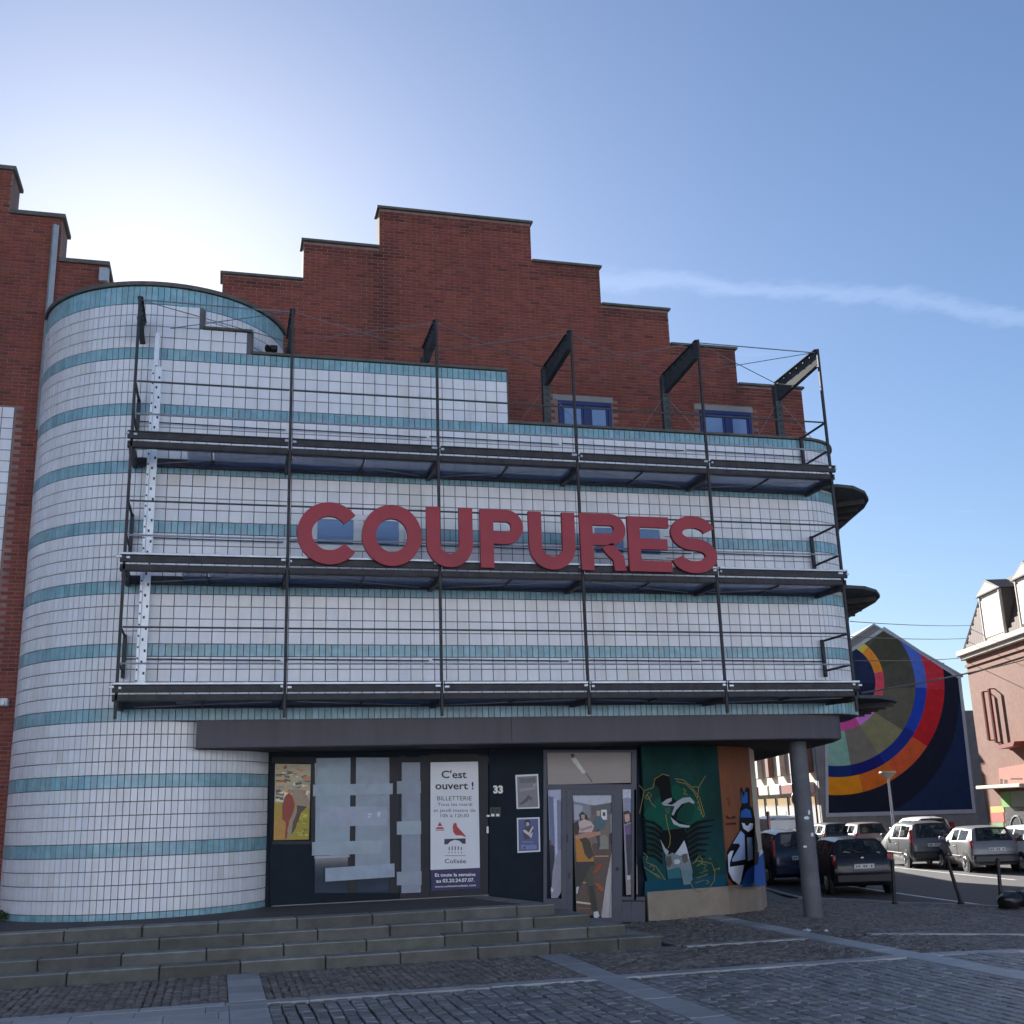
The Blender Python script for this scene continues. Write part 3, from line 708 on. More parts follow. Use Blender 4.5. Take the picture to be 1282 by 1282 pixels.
for k, z in enumerate(DK):
    for i in range(5):
        xa, xb = BAY*i+.03, BAY*(i+1)-.03
        if i == 0: xa = xs0
        if i == 4: xb = xs1
        mb = MB(); mb.cbox(xa, xb, -.10, -.05, z+.01, z+.115, .005); mb.cbox(xa, xb, -.11, .03, z+.116, z+.126, .002); obj('deck_edge', mb, M_steel, gal)
        mb = MB(); mb.cbox(xa, xb, -.04, .03, z-.105, z-.012, .005); mb.cbox(xa, xb, -.045, .06, z-.115, z-.1055, .002); obj('deck_beam', mb, M_steel, gal)
        mb = MB(); mb.cbox(xa, xb, -.118, -.06, z+.1265, z+(.160 if k else .138), .003); obj('edge_strip', mb, M_galv if k else M_grey_steel, gal)
        mb = MB(); mb.cbox(BAY*i if i else xs0, xb+.03, .87, .93, z-.14, z+.0, .005); obj('back_beam', mb, M_steel, gal)
        # perforated sheets
        for h in (0, 1):
            pa, pb = BAY*i+.06+h*1.225, BAY*i+.06+(h+1)*1.215
            if i == 0 and h == 0: pa += .80
            mb = MB(); mb.box(pa, pb-.02, .065, .865, z-.105, z-.09); obj('deck_sheet', mb, M_deck, gal)
        mb = MB(); mb.bar((BAY*(i+.5), .065, z-.12), (BAY*(i+.5), .865, z-.12), .025, .028); obj('joist', mb, M_steel, gal)
        # rails
        for dz, m_, r in ((.46, M_galv, .016), (1.02, M_grey_steel, .016)):
            mb = MB(); mb.tube((BAY*i+.03, -.015, z+dz), (BAY*(i+1)-.03, -.015, z+dz), r, None, 6); obj('rail', mb, m_, gal)
        mb = MB(); mb.tube((BAY*i+.03, .93, z+.66), (BAY*(i+1)-.03, .93, z+.64), .011, None, 5); obj('cable', mb, M_steel, gal)
        if i % 2: 
            mb = MB(); mb.tube((BAY*i+.2, .10, z-.125), (BAY*(i+1)-.2, .84, z-.125), .008, None, 5); obj('brace_wire', mb, M_cable, gal)
        else:
            mb = MB(); mb.tube((BAY*i+.2, .84, z-.125), (BAY*(i+1)-.2, .10, z-.125), .008, None, 5); obj('brace_wire', mb, M_cable, gal)
    for i in range(6):
        x = BAY*i
        mb = MB(); v = [(.035, z-.02), (.97, z+.0), (.97, z-.17), (.035, z-.20)]
        mb.add([Vector((x+s*.035, a, c)) for s in (-1, 1) for a, c in v], ((0, 1, 2, 3), (7, 6, 5, 4), (0, 4, 5, 1), (1, 5, 6, 2), (2, 6, 7, 3), (3, 7, 4, 0)))
        obj('arm', mb, M_steel, gal)
        mb = MB(); mb.cbox(x-.10+rnd(-.03, .03), x-.032, -.115, -.085, z+.075, z+.115, .006); obj('clamp', mb, M_galv, gal); mb = MB(); mb.cbox(x+.032, x+.09+rnd(-.03, .03), -.115, -.085, z+.06, z+.10, .006); obj('clamp', mb, M_galv, gal)
    for x in (0, 12.5):
        for dz in (.46, 1.02):
            mb = MB(); mb.tube((x, -.01, z+dz), (x, .93, z+dz), .022, None, 6); obj('end_rail', mb, M_steel, gal)
        mb = MB(); mb.cbox(x-.03, x+.03, .90, .96, z+.35, z+1.05, .006); obj('end_stanchion', mb, M_steel, gal)
# perforated white upright near the tower
mb = MB(); mb.cbox(.20, .245, .70, .76, 3.98, 9.55, .004); mb.cbox(.245, .36, .745, .76, 3.98, 9.55, .004); mb.cbox(.22, .30, .70, .76, 9.55, 10.15, .004)
wc = obj('white_upright', mb, M_white_metal, gal)
mb = MB()
for q in range(30):
    z = 4.1+q*.18; mb.box(.27+.04*(q % 2), .30+.04*(q % 2), .741, .7445, z, z+.045); mb.box(.21, .235, .696, .6995, z+.06, z+.09)
obj('perforation', mb, M_black, wc)
# wire bracing between the brackets
def wire(a, b, r=.008, parent=gal, sag=0, mt=None):
    mb = MB(); a = Vector(a); b = Vector(b); n = 6 if sag else 1; p = a
    for k in range(1, n+1):
        t = k/n; q = a+(b-a)*t-Vector((0, 0, sag*4*t*(1-t))); mb.tube(p, q, r, None, 5, cap=False); p = q
    return obj('wire', mb, mt or M_cable, parent)
for i in range(5):
    xa, xb = BAY*i, BAY*(i+1); ya = 1.6 if i >= 3 else 1.2; yb = 1.6 if i+1 >= 3 else 1.2
    wire((xa+.03, .06, PT-.04), (xb-.03, yb, PT-.1)); wire((xa+.03, ya, PT-.1), (xb-.03, .06, PT-.04))
    if i in (0, 4): wire((xa+.03, .05, PT-.03), (xb-.03, .05, PT-.05), .011)
for i in (3, 4, 5):
    x = BAY*i
    for s in (-1, 1):
        if i == 5 and s == 1: wire((x+.05, 1.7, 10.0), (x+.75, 1.5, 8.98)); continue
        wire((x+s*.05, 1.72, 9.95), (x+s*.75, 1.5, 9.0))
# flood lamp on the tower parapet
fl_ = thing('floodlight', 'small dark floodlight on the parapet beside the tower rim', 'floodlight', tuple(atY(340, 436, 1.15)))
a = atY(341, 437, 1.15)
mb = MB(); mb.cbox(a.x-.05, a.x+.09, 1.08, 1.2, a.z-.05, a.z+.06, .02); mb.tube((a.x-.09, 1.1, a.z-.02), (a.x-.03, 1.14, a.z+.0), .075, .05, 10); obj('lamp_head', mb, M_black, fl_)
mb = MB(); mb.bar((a.x+.02, 1.15, a.z-.04), (a.x+.02, 1.2, 10.04), .03); obj('bracket', mb, M_steel, fl_)

# ================================================================ COUPURES letters
def stroke(mb, path, t, M, depth, closed=False, taper=None):
    n = len(path); L = []; Rr = []
    for i in range(n):
        a = Vector(path[(i-1) % n] if (closed or i > 0) else path[i]); c = Vector(path[(i+1) % n] if (closed or i < n-1) else path[i])
        d = (c-a).normalized(); nn = Vector((-d.y, d.x)); p = Vector(path[i]); L.append(p+nn*t/2); Rr.append(p-nn*t/2)
    vs = []
    for p in L+Rr: vs.append(M @ Vector((p.x, 0, p.y)))
    for p in L+Rr: vs.append(M @ Vector((p.x, depth, p.y)))
    m2 = 2*n; fs = []
    for i in range(n if closed else n-1):
        j = (i+1) % n
        fs += [(i, n+i, n+j, j), (m2+j, m2+n+j, m2+n+i, m2+i), (i, j, m2+j, m2+i), (n+j, n+i, m2+n+i, m2+n+j)]
    if not closed: fs += [(0, m2, m2+n, n), (n-1, 2*n-1, m2+2*n-1, m2+n-1)]
    mb.add(vs, fs)
def ell(cx, cy, rx, ry, a0, a1, n=26): return [(cx+rx*math.cos(R(a0+(a1-a0)*i/n)), cy+ry*math.sin(R(a0+(a1-a0)*i/n))) for i in range(n+1)]
def letter_geo(ch, w, h, M, dp=.075):
    mb = MB(); t = .226*h
    bx = lambda x0, x1, z0, z1: mb.box(x0, x1, 0, dp, z0, z1, None, M)
    if ch == 'O':
        stroke(mb, ell(w/2, h/2, w/2-t/2, h/2-t/2, 0, 360, 40)[:-1], t, M, dp, True)
    elif ch == 'C':
        we = w*1.10; stroke(mb, ell(we/2, h/2, we/2-t/2, h/2-t/2, 36, 324, 34), t, M, dp)
    elif ch == 'U':
        r = w/2-t/2
        stroke(mb, [(t/2, h), (t/2, r+t/2)]+ell(w/2, r+t/2, r, r, 180, 360, 20)[1:-1]+[(w-t/2, r+t/2), (w-t/2, h)], t, M, dp)
    elif ch in 'PR':
        bx(0, t, 0, h); bh = .59*h if ch == 'P' else .56*h; s = t*.92; r = bh/2-s/2; cy = h-bh/2; xr = w-r-s/2
        stroke(mb, [(t+.001, h-s/2), (xr, h-s/2)]+ell(xr, cy, r, r, 90, -90, 16)[1:-1]+[(xr, h-bh+s/2), (t+.001, h-bh+s/2)], s, M, dp)
        if ch == 'R':
            y0 = h-bh-.002; lx0 = w*.50
            stroke(mb, [(w*.585, y0), (w*.59, y0-.012*h), (w*.66, y0-.09*h), (w-t*.66, y0-.22*h), (w-t*.56, .02*h), (w-t*.555, 0)], t*.92, M, dp)
    elif ch == 'E':
        bx(0, t, 0, h); s = t*.86
        for z0, wd in ((0, w), (h/2-s/2, w*.92), (h-s, w*.97)): bx(t+.001, wd, z0, z0+s)
    elif ch == 'S':
        s = t*.93; rx = w/2-s/2; ry = (h-s)/4; cy1 = h/2+ry; cy0 = h/2-ry
        path = ell(w/2, cy1, rx*.96, ry, 12, 262, 24)+[(w/2, h/2)]+ell(w/2, cy0, rx, ry, 82, -168, 24)
        stroke(mb, path, s, M, dp)
    return mb
LET = [('C', 372, 445.5, 628.5, 706.5), ('O', 453, 528, 632, 708.5), ('U', 534, 592, 635, 710), ('P', 601.5, 655.5, 638, 711), ('U', 662.5, 720.5, 641, 713), ('R', 727, 784, 643, 714), ('E', 787, 840, 647, 715.5), ('S', 840, 897, 646, 717.5)]
desc = ['letter C, first of the sign', 'letter O between the C and a U', 'letter U between the O and the P', 'letter P between the two U letters', 'letter U between the P and the R', 'letter R between a U and the E', 'letter E between the R and the S', 'letter S, last of the sign']
for (ch, x0, x1, y0, y1), dd in zip(LET, desc):
    YL = -.20; xm = (x0+x1)/2; ym = (y0+y1)/2
    a = atY(x0, ym, YL); c = atY(x1, ym, YL); top = atY(xm, y0, YL); bot = atY(xm, y1, YL)
    M = Matrix.Translation((a.x, YL, bot.z))
    o = obj('sign_letter', letter_geo(ch, c.x-a.x, top.z-bot.z, M), M_letter)
    tag(o, 'large flat dark red %s on the gallery rail' % dd, 'sign letter', 'red letters of the facade sign')

# ================================================================ ground floor front
GF = Wall(2.0, 2.30, 10.0, 2.30)
def T(ox, oy, k): return lambda x, y: (ox+x/k, oy+y/k)
T3 = T(330, 930, 6.41); T4 = T(520, 930, 6.41); T5 = T(680, 930, 5.575); T6 = T(790, 930, 5.825)
def panel(name, wall, tr, pts, off, th, mt, parent, col=None):
    mb = MB(); mb.slab([wall.px(*tr(x, y), off) for x, y in pts], wall.n, th, col); return obj(name, mb, mt, parent)
ID = lambda x, y: (x, y)
def q4(x0, y0, x1, y1): return [(x0, y0), (x1, y0), (x1, y1), (x0, y1)]
def decal(mb, wall, tr, pts, off, col): mb.add([wall.px(*tr(x, y), off) for x, y in pts], [tuple(range(len(pts)))], srgb(*col))
fr_parts = []
# cladding panels
panel('cladding', GF, ID, [(338, 930), (612, 930), (612, 1160), (338, 1160)], -.03, .04, M_navy, bld)
panel('cladding', GF, ID, [(612.6, 930), (688, 930), (688, 1185), (612.6, 1185)], .0, .06, M_navy, bld)
# window strip frames
for pts in (q4(341, 948, 613, 955), q4(389.5, 955.3, 394, 1062), q4(436, 955.3, 446, 1118), q4(488, 955.3, 500, 1118), q4(341, 1053, 389.2, 1057)):
    panel('window_frame', GF, ID, pts, .0, .025, M_frame, bld)
panel('window_frame', GF, ID, q4(500.3, 946, 509, 1128), .004, .03, M_frame, bld)
panel('window_frame', GF, ID, q4(526, 946, 538, 1128), .004, .03, M_frame, bld)
panel('window_frame', GF, ID, q4(599, 946, 611, 1124), .004, .03, M_frame, bld)
panel('window_frame', GF, ID, q4(538.3, 944, 598.7, 953.5), .004, .03, M_frame, bld)
panel('window_frame', GF, ID, q4(538.3, 1115, 598.7, 1125), .004, .03, M_frame, bld)
panel('window_frame', GF, ID, q4(509.3, 1117, 525.7, 1126), .004, .03, M_frame, bld)
panel('pane', GF, ID, q4(394.3, 955.3, 500, 1118), -.024, .005, M_pane, bld)
panel('pane', GF, ID, q4(509.3, 950, 525.7, 1117), -.024, .005, M_pane, bld)
panel('threshold', GF, ID, [(340, 1134), (612, 1120), (612, 1122.5), (340, 1137)], .03, .03, M_conc, bld)
# boarding planks over the broken window, each on top of the last
brd = thing('boarded_window', 'pale grey boards nailed across the tall dark window beside the banner', 'boarding', tuple(GF.at(2, .7)))
BD = [[(424, 124), (698, 120), (690, 908), (412, 900)], [(743, 118), (1008, 118), (1015, 990), (735, 990)],
      [(398, 335), (1038, 325), (1036, 413), (396, 428)], [(450, 515), (996, 508), (996, 660), (447, 675)],
      [(390, 797), (948, 782), (945, 886), (388, 905)], [(408, 910), (690, 902), (690, 916), (408, 928)], [(495, 1006), (1050, 968), (1052, 1076), (495, 1114)],
      [(1110, 157), (1256, 157), (1262, 1200), (1107, 1206)], [(1070, 308), (1262, 306), (1262, 404), (1070, 410)], [(1070, 632), (1264, 626), (1264, 733), (1070, 738)], [(1070, 1036), (1268, 1030), (1268, 1140), (1070, 1144)]]
for k, pts in enumerate(BD): panel('board', GF, T3, pts, .016+.020*(1 if k in (2, 3, 4, 8, 9, 10) else (2 if k in (6, 5) else 0)), .018, M_board, brd, grey(rnd(.84, 1.08)))
mb = MB()
for pts in ([(832, 568), (872, 563), (868, 578), (838, 580)], [(836, 588), (862, 584), (858, 598), (834, 600)], [(912, 556), (938, 552), (936, 590), (914, 594)]): decal(mb, GF, T3, pts, .0375, (205, 215, 235))
obj('paint_mark', mb, M_paint, brd)
# window with a warm sunlit reflection painted on as flat shapes
pw_ = MB()
zp = [(95, 168), (380, 172), (362, 775), (80, 780)]
pv = panel('painted_reflection', GF, T3, zp, .0, .01, M_paint, bld, srgb(196, 168, 96))
mb = MB()
decal(mb, GF, T3, [(88, 480), (372, 470), (362, 775), (80, 780)], .002, (176, 148, 46))
decal(mb, GF, T3, [(93, 172), (378, 176), (372, 470), (88, 480)], .002, (182, 172, 148))
decal(mb, GF, T3, [(300, 540), (368, 520), (362, 770), (240, 772)], .003, (164, 150, 36))
decal(mb, GF, T3, [(85, 610), (190, 590), (185, 776), (80, 778)], .003, (190, 140, 60))
for k in range(70):
    cx, cy = rnd(105, 360), rnd(185, 470); w, h = rnd(10, 38), rnd(4, 13); s = rnd(-.3, .3)
    c = random.choice([(232, 224, 196), (120, 104, 78), (214, 164, 116), (150, 160, 148), (92, 90, 84), (204, 132, 88)])
    decal(mb, GF, T3, [(max(97, cx-w), cy-h+s*w), (min(372, cx+w), cy-h-s*w), (min(370, cx+w*.9), cy+h-s*w), (max(97, cx-w*.9), cy+h+s*w)], .0035+.0004*(k % 8), c)
for k in range(26):
    cx, cy = rnd(260, 345), rnd(560, 760); w = rnd(8, 22)
    decal(mb, GF, T3, [(cx-w, cy-6), (cx+w*.6, cy-9), (cx+w, cy+7), (cx-w*.7, cy+6)], .0045+.0003*(k % 5), random.choice([(190, 178, 60), (140, 130, 34), (206, 186, 84)]))
decal(mb, GF, T3, [(175, 425), (205, 400), (230, 425), (250, 490), (240, 560), (205, 625), (185, 770), (172, 770), (180, 640), (150, 610), (150, 500)], .008, (150, 52, 40))
decal(mb, GF, T3, [(240, 380), (290, 370), (360, 430), (370, 520), (300, 530), (262, 560), (225, 730), (195, 770), (190, 700), (220, 600), (262, 500), (232, 440)], .009, (160, 140, 118))
decal(mb, GF, T3, [(268, 500), (350, 512), (300, 560), (255, 690), (222, 740), (235, 640), (268, 560)], .010, (84, 62, 52))
obj('picture', mb, M_paint, pv)

# ---- banner on the glazed door
def text_mesh(s, bold=0.0):
    cu = bpy.data.curves.new('t', 'FONT'); cu.body = s; cu.size = 1; cu.offset = bold; cu.resolution_u = 3
    o = bpy.data.objects.new('t', cu); C.objects.link(o); bpy.context.view_layer.update()
    me = bpy.data.meshes.new_from_object(o.evaluated_get(bpy.context.evaluated_depsgraph_get()))
    bpy.data.objects.remove(o); bpy.data.curves.remove(cu); return me
def text(name, s, wall, tr, x0, yb, x1, ht, off, mt, parent, bold=0.0, slope=0.0):
    """fit the words between photo points (x0,yb)-(x1,yb); ht = cap height in the same units"""
    me = text_mesh(s, bold)
    xs = [v.co.x for v in me.vertices]; ys = [v.co.y for v in me.vertices]
    if not xs: return None
    a = wall.px(*tr(x0, yb), off); c = wall.px(*tr(x1, yb+slope*(x1-x0)), off); t = wall.px(*tr(x0, yb-ht), off)
    sx = (c-a).length/(max(xs)-min(xs)); sz = (t-a).length/0.69
    U = (c-a).normalized(); mn = min(xs)
    for v in me.vertices:
        p = a+U*((v.co.x-mn)*sx)+Vector((0, 0, v.co.y*sz)); v.co = p
    me.name = name
    if me.materials: me.materials.clear()
    return link(name, me, mt, parent)
M_ink = mat('dark_ink', srgb(18, 20, 44), 0.5); M_inkw = mat('white_ink', (.75, .76, .80), 0.5, 0, .05); M_inkr = mat('red_ink', srgb(165, 40, 42), 0.5, 0, .05)
ban = thing('banner', 'white ticket office banner with red bird logo on the narrow glazed door', 'banner', tuple(GF.at(4.2, .8)))
panel('sheet', GF, T4, [(122, 157), (503, 150), (518, 1003), (122, 1020)], .012, .004, mat('banner_white', (.66, .68, .74), .5, 0, .04), ban)
panel('footer', GF, T4, [(122, 1020.5), (518, 1003.5), (519, 1165), (130, 1190)], .012, .004, mat('banner_violet', srgb(36, 28, 84), .5, 0, .08), ban)
panel('pane', GF, T4, [(118, 153), (508, 146), (524, 1185), (118, 1195)], -.012, .005, M_pane, bld)
o_ = .0135
text('lettering', "C'est", GF, T4, 210, 282, 412, 58, o_, M_ink, ban, .02)
text('lettering', "ouvert !", GF, T4, 160, 372, 468, 58, o_, M_ink, ban, .02)
text('lettering', "BILLETTERIE", GF, T4, 176, 462, 452, 34, o_, M_ink, ban)
text('lettering', "Tous les mardi", GF, T4, 178, 506, 456, 26, o_, M_ink, ban)
text('lettering', "et jeudi matins de", GF, T4, 148, 554, 482, 26, o_, M_ink, ban)
text('lettering', "10h à 12h30", GF, T4, 202, 597, 430, 28, o_, M_ink, ban)
text('lettering', "Colisée", GF, T4, 236, 966, 408, 34, o_, M_ink, ban, .01)
text('lettering', "Et toute la semaine", GF, T4, 158, 1074, 482, 26, o_, M_inkw, ban, .02, -.02)
text('lettering', "au 03.20.24.07.07.", GF, T4, 168, 1122, 474, 28, o_, M_inkw, ban, .02, -.03)
text('lettering', "www.coliseeroubaix.com", GF, T4, 156, 1162, 486, 16, o_, M_inkw, ban, .01, -.04)
mb = MB()
decal(mb, GF, T4, [(318, 640), (330, 648), (336, 672), (362, 700), (408, 752), (404, 756), (372, 744), (326, 742), (304, 716), (300, 672), (308, 648)], o_, (178, 50, 52))
decal(mb, GF, T4, [(197, 633), (216, 668), (178, 668)], o_, (168, 44, 48)); decal(mb, GF, T4, [(172, 676), (222, 676), (232, 694), (162, 694)], o_, (176, 80, 84)); decal(mb, GF, T4, [(162, 700), (234, 700), (234, 705), (162, 705)], o_, (176, 80, 84))
obj('red_emblem', mb, M_paint, ban)
mb = MB()
decal(mb, GF, T4, [(232, 772), (403, 766), (404, 810), (380, 810), (352, 786), (318, 778), (284, 790), (258, 814), (232, 816)], o_, (40, 36, 70))
for k in range(5): decal(mb, GF, T4, q4(268+k*24, 836-(6 if k in (1, 2, 3) else 0), 276+k*24, 862), o_, (40, 36, 70)); decal(mb, GF, T4, q4(266+k*25, 876, 274+k*25, 885), o_, (40, 36, 70))
decal(mb, GF, T4, q4(236, 904, 404, 908), o_, (40, 36, 70)); obj('arch_emblem', mb, M_paint, ban)
# ---- number, entry phone, posters on the navy wall
M_num = mat('white_numerals', (.78, .77, .72), .5, 0, .05)
nm = thing('house_number', 'white numerals 33 on the dark navy wall', 'house number', tuple(GF.at(4.7, 2.2)))
text('numeral', "33", GF, T4, 626, 402, 704, 56, .003, M_num, nm, .05)
ip = thing('entry_phone', 'small grey entry phone box under the white house number', 'intercom', tuple(GF.at(4.6, 1.7)))
panel('case', GF, T4, q4(598, 518, 684, 596), .03, .03, M_grey_steel, ip)
for x in (608, 648): panel('button_panel', GF, T4, q4(x, 526, x+28, 560), .033, .003, M_black, ip); panel('label_plate', GF, T4, q4(x, 570, x+26, 590), .033, .003, M_num, ip)
mb = MB(); mb.slab([GF.px(*T4(x, y), .05) for x, y in q4(572, 578, 596, 594)], GF.n, .05); mb.slab([GF.px(*T4(x, y), .05) for x, y in q4(572, 672, 588, 724)], GF.n, .02); tag(obj('door_handle', mb, M_galv), 'small bright metal door handle beside the entry phone', 'door handle')
po = thing('poster', 'framed pale grey sketch poster on the navy wall, above the blue poster', 'poster', tuple(GF.at(5.1, 2)))
panel('frame', GF, T4, [(803, 258), (985, 250), (997, 525), (813, 530)], .016, .014, M_white, po)
mb = MB(); decal(mb, GF, T4, [(816, 272), (975, 264), (986, 514), (825, 520)], .0175, (128, 126, 136))
decal(mb, GF, T4, [(832, 284), (962, 278), (966, 318), (836, 324)], .019, (104, 102, 114)); decal(mb, GF, T4, [(830, 370), (955, 350), (970, 372), (840, 392)], .019, (150, 146, 156))
decal(mb, GF, T4, [(832, 492), (880, 452), (905, 418), (918, 446), (898, 470), (850, 498)], .0205, (84, 82, 92)); decal(mb, GF, T4, [(905, 418), (940, 440), (930, 468), (912, 450)], .0205, (96, 92, 102)); decal(mb, GF, T4, [(940, 330), (975, 322), (980, 345), (950, 350)], .019, (160, 158, 164))
obj('print', mb, M_paint, po)
po = thing('poster', 'framed blue poster of a figure with crossed arms, below the grey poster', 'poster', tuple(GF.at(5.1, 1.4)))
panel('frame', GF, T4, [(815, 603), (997, 597), (1003, 873), (820, 883)], .016, .014, M_white, po)
mb = MB(); decal(mb, GF, T4, [(826, 614), (986, 608), (992, 862), (830, 870)], .0175, (78, 92, 142))
decal(mb, GF, T4, [(880, 620), (910, 614), (924, 632), (918, 662), (892, 668), (874, 650)], .019, (52, 44, 56)); decal(mb, GF, T4, [(888, 640), (908, 636), (916, 656), (902, 668), (890, 662)], .0205, (196, 180, 176))
decal(mb, GF, T4, [(862, 690), (892, 674), (930, 662), (944, 690), (948, 716), (925, 768), (880, 778), (862, 730)], .019, (72, 62, 82)); decal(mb, GF, T4, [(862, 700), (880, 696), (910, 720), (940, 668), (948, 680), (918, 738), (900, 738), (870, 716)], .0205, (206, 196, 200)); decal(mb, GF, T4, [(905, 740), (945, 716), (930, 768)], .0205, (200, 190, 196))
decal(mb, GF, T4, q4(858, 792, 950, 800), .019, (120, 130, 170)); decal(mb, GF, T4, q4(848, 818, 974, 854), .019, (120, 122, 176)); decal(mb, GF, T4, [(862, 848), (880, 824), (886, 848)], .0205, (60, 60, 120))
obj('print', mb, M_paint, po)

# ---- glazed entrance with photographic film
ent = thing('entrance_door', 'grey framed glazed entrance with a printed photo of running people', 'door', tuple(GF.at(6.4, 0)))
for pts in (q4(2, 50, 26, 1180), q4(26.5, 50, 652, 66), q4(26.5, 290, 620, 324), q4(617, 66.5, 652, 1290), q4(618, 66.5, 652, 70), q4(130, 324.5, 164, 1290), q4(545, 322, 552, 1290), q4(635, 324.5, 650, 1100)):
    panel('frame', GF, T5, pts, .03 if pts[0][0] != 26.5 else .028, .05, M_frame_lt, ent)
panel('bottom_panel', GF, T5, q4(552.5, 1075, 712, 1252), .026, .05, M_frame_lt, ent)
panel('bottom_panel', GF, T5, q4(26.5, 1088, 129.5, 1290), .026, .05, M_frame_lt, ent)
panel('sill', GF, T5, q4(556, 1098, 714, 1108), .06, .04, M_frame, ent)
leaf = panel('door_leaf', GF, T5, q4(164.5, 324.5, 206, 1290), .036, .05, M_frame_lt, ent)
for pts in (q4(482, 324.5, 544.5, 1290), q4(206.3, 324.5, 481.7, 365), q4(206.3, 1222, 481.7, 1290)): panel('stile', GF, T5, pts, .036, .05, M_frame_lt, leaf)
mb = MB(); mb.slab([GF.px(*T5(x, y), .07) for x, y in q4(518, 868, 528, 892)], GF.n, .035); obj('handle', mb, M_black, leaf)
mb = MB(); mb.slab([GF.px(*T5(x, y), .05) for x, y in q4(166, 640, 174, 690)], GF.n, .02); mb.slab([GF.px(*T5(x, y), .05) for x, y in q4(180, 905, 188, 950)], GF.n, .02); obj('hinge', mb, M_black, leaf)
# transom with a bare tube lamp printed behind
panel('transom', GF, T5, [(28, 68), (612, 67), (618, 278), (34, 292)], .004, .01, mat('transom_film', srgb(150, 140, 138), .5, 0, .06), ent)
mb = MB(); decal(mb, GF, T5, [(194, 112), (228, 104), (298, 208), (276, 216)], .006, (206, 206, 208)); decal(mb, GF, T5, [(190, 78), (216, 74), (220, 96), (198, 104)], .0065, (70, 68, 72)); decal(mb, GF, T5, [(296, 212), (302, 208), (346, 272), (338, 276)], .006, (90, 84, 84)); obj('lamp_print', mb, M_paint, ent)
def film(pts, bgc, shapes):
    p = panel('glazing', GF, T5, pts, .004, .01, M_paint, ent, srgb(*bgc)); mb = MB(); k = 0
    for c, s in shapes: decal(mb, GF, T5, s, .0055+.0006*k, c); k += 1
    obj('photo_film', mb, M_paint, p)
film([(34, 328), (129.5, 325), (146, 1010), (100, 1084), (56, 1084)], (150, 152, 176), [
    ((172, 176, 204), [(34, 330), (128, 326), (130, 390), (96, 400), (70, 372), (36, 370)]), ((104, 110, 150), [(38, 372), (70, 384), (84, 800), (50, 690)]), ((190, 196, 222), [(72, 386), (94, 392), (100, 770), (86, 800)]),
    ((122, 126, 152), [(98, 400), (132, 410), (136, 740), (102, 756)]), ((146, 144, 160), [(100, 770), (138, 742), (146, 1010), (100, 1084), (58, 1082)]), ((34, 34, 58), [(46, 690), (76, 724), (80, 820), (66, 900), (60, 1020), (52, 1020)]), ((120, 74, 62), [(42, 672), (58, 688), (60, 720), (46, 712)]), ((200, 204, 220), [(56, 1005), (72, 1024), (66, 1044), (54, 1036)])])
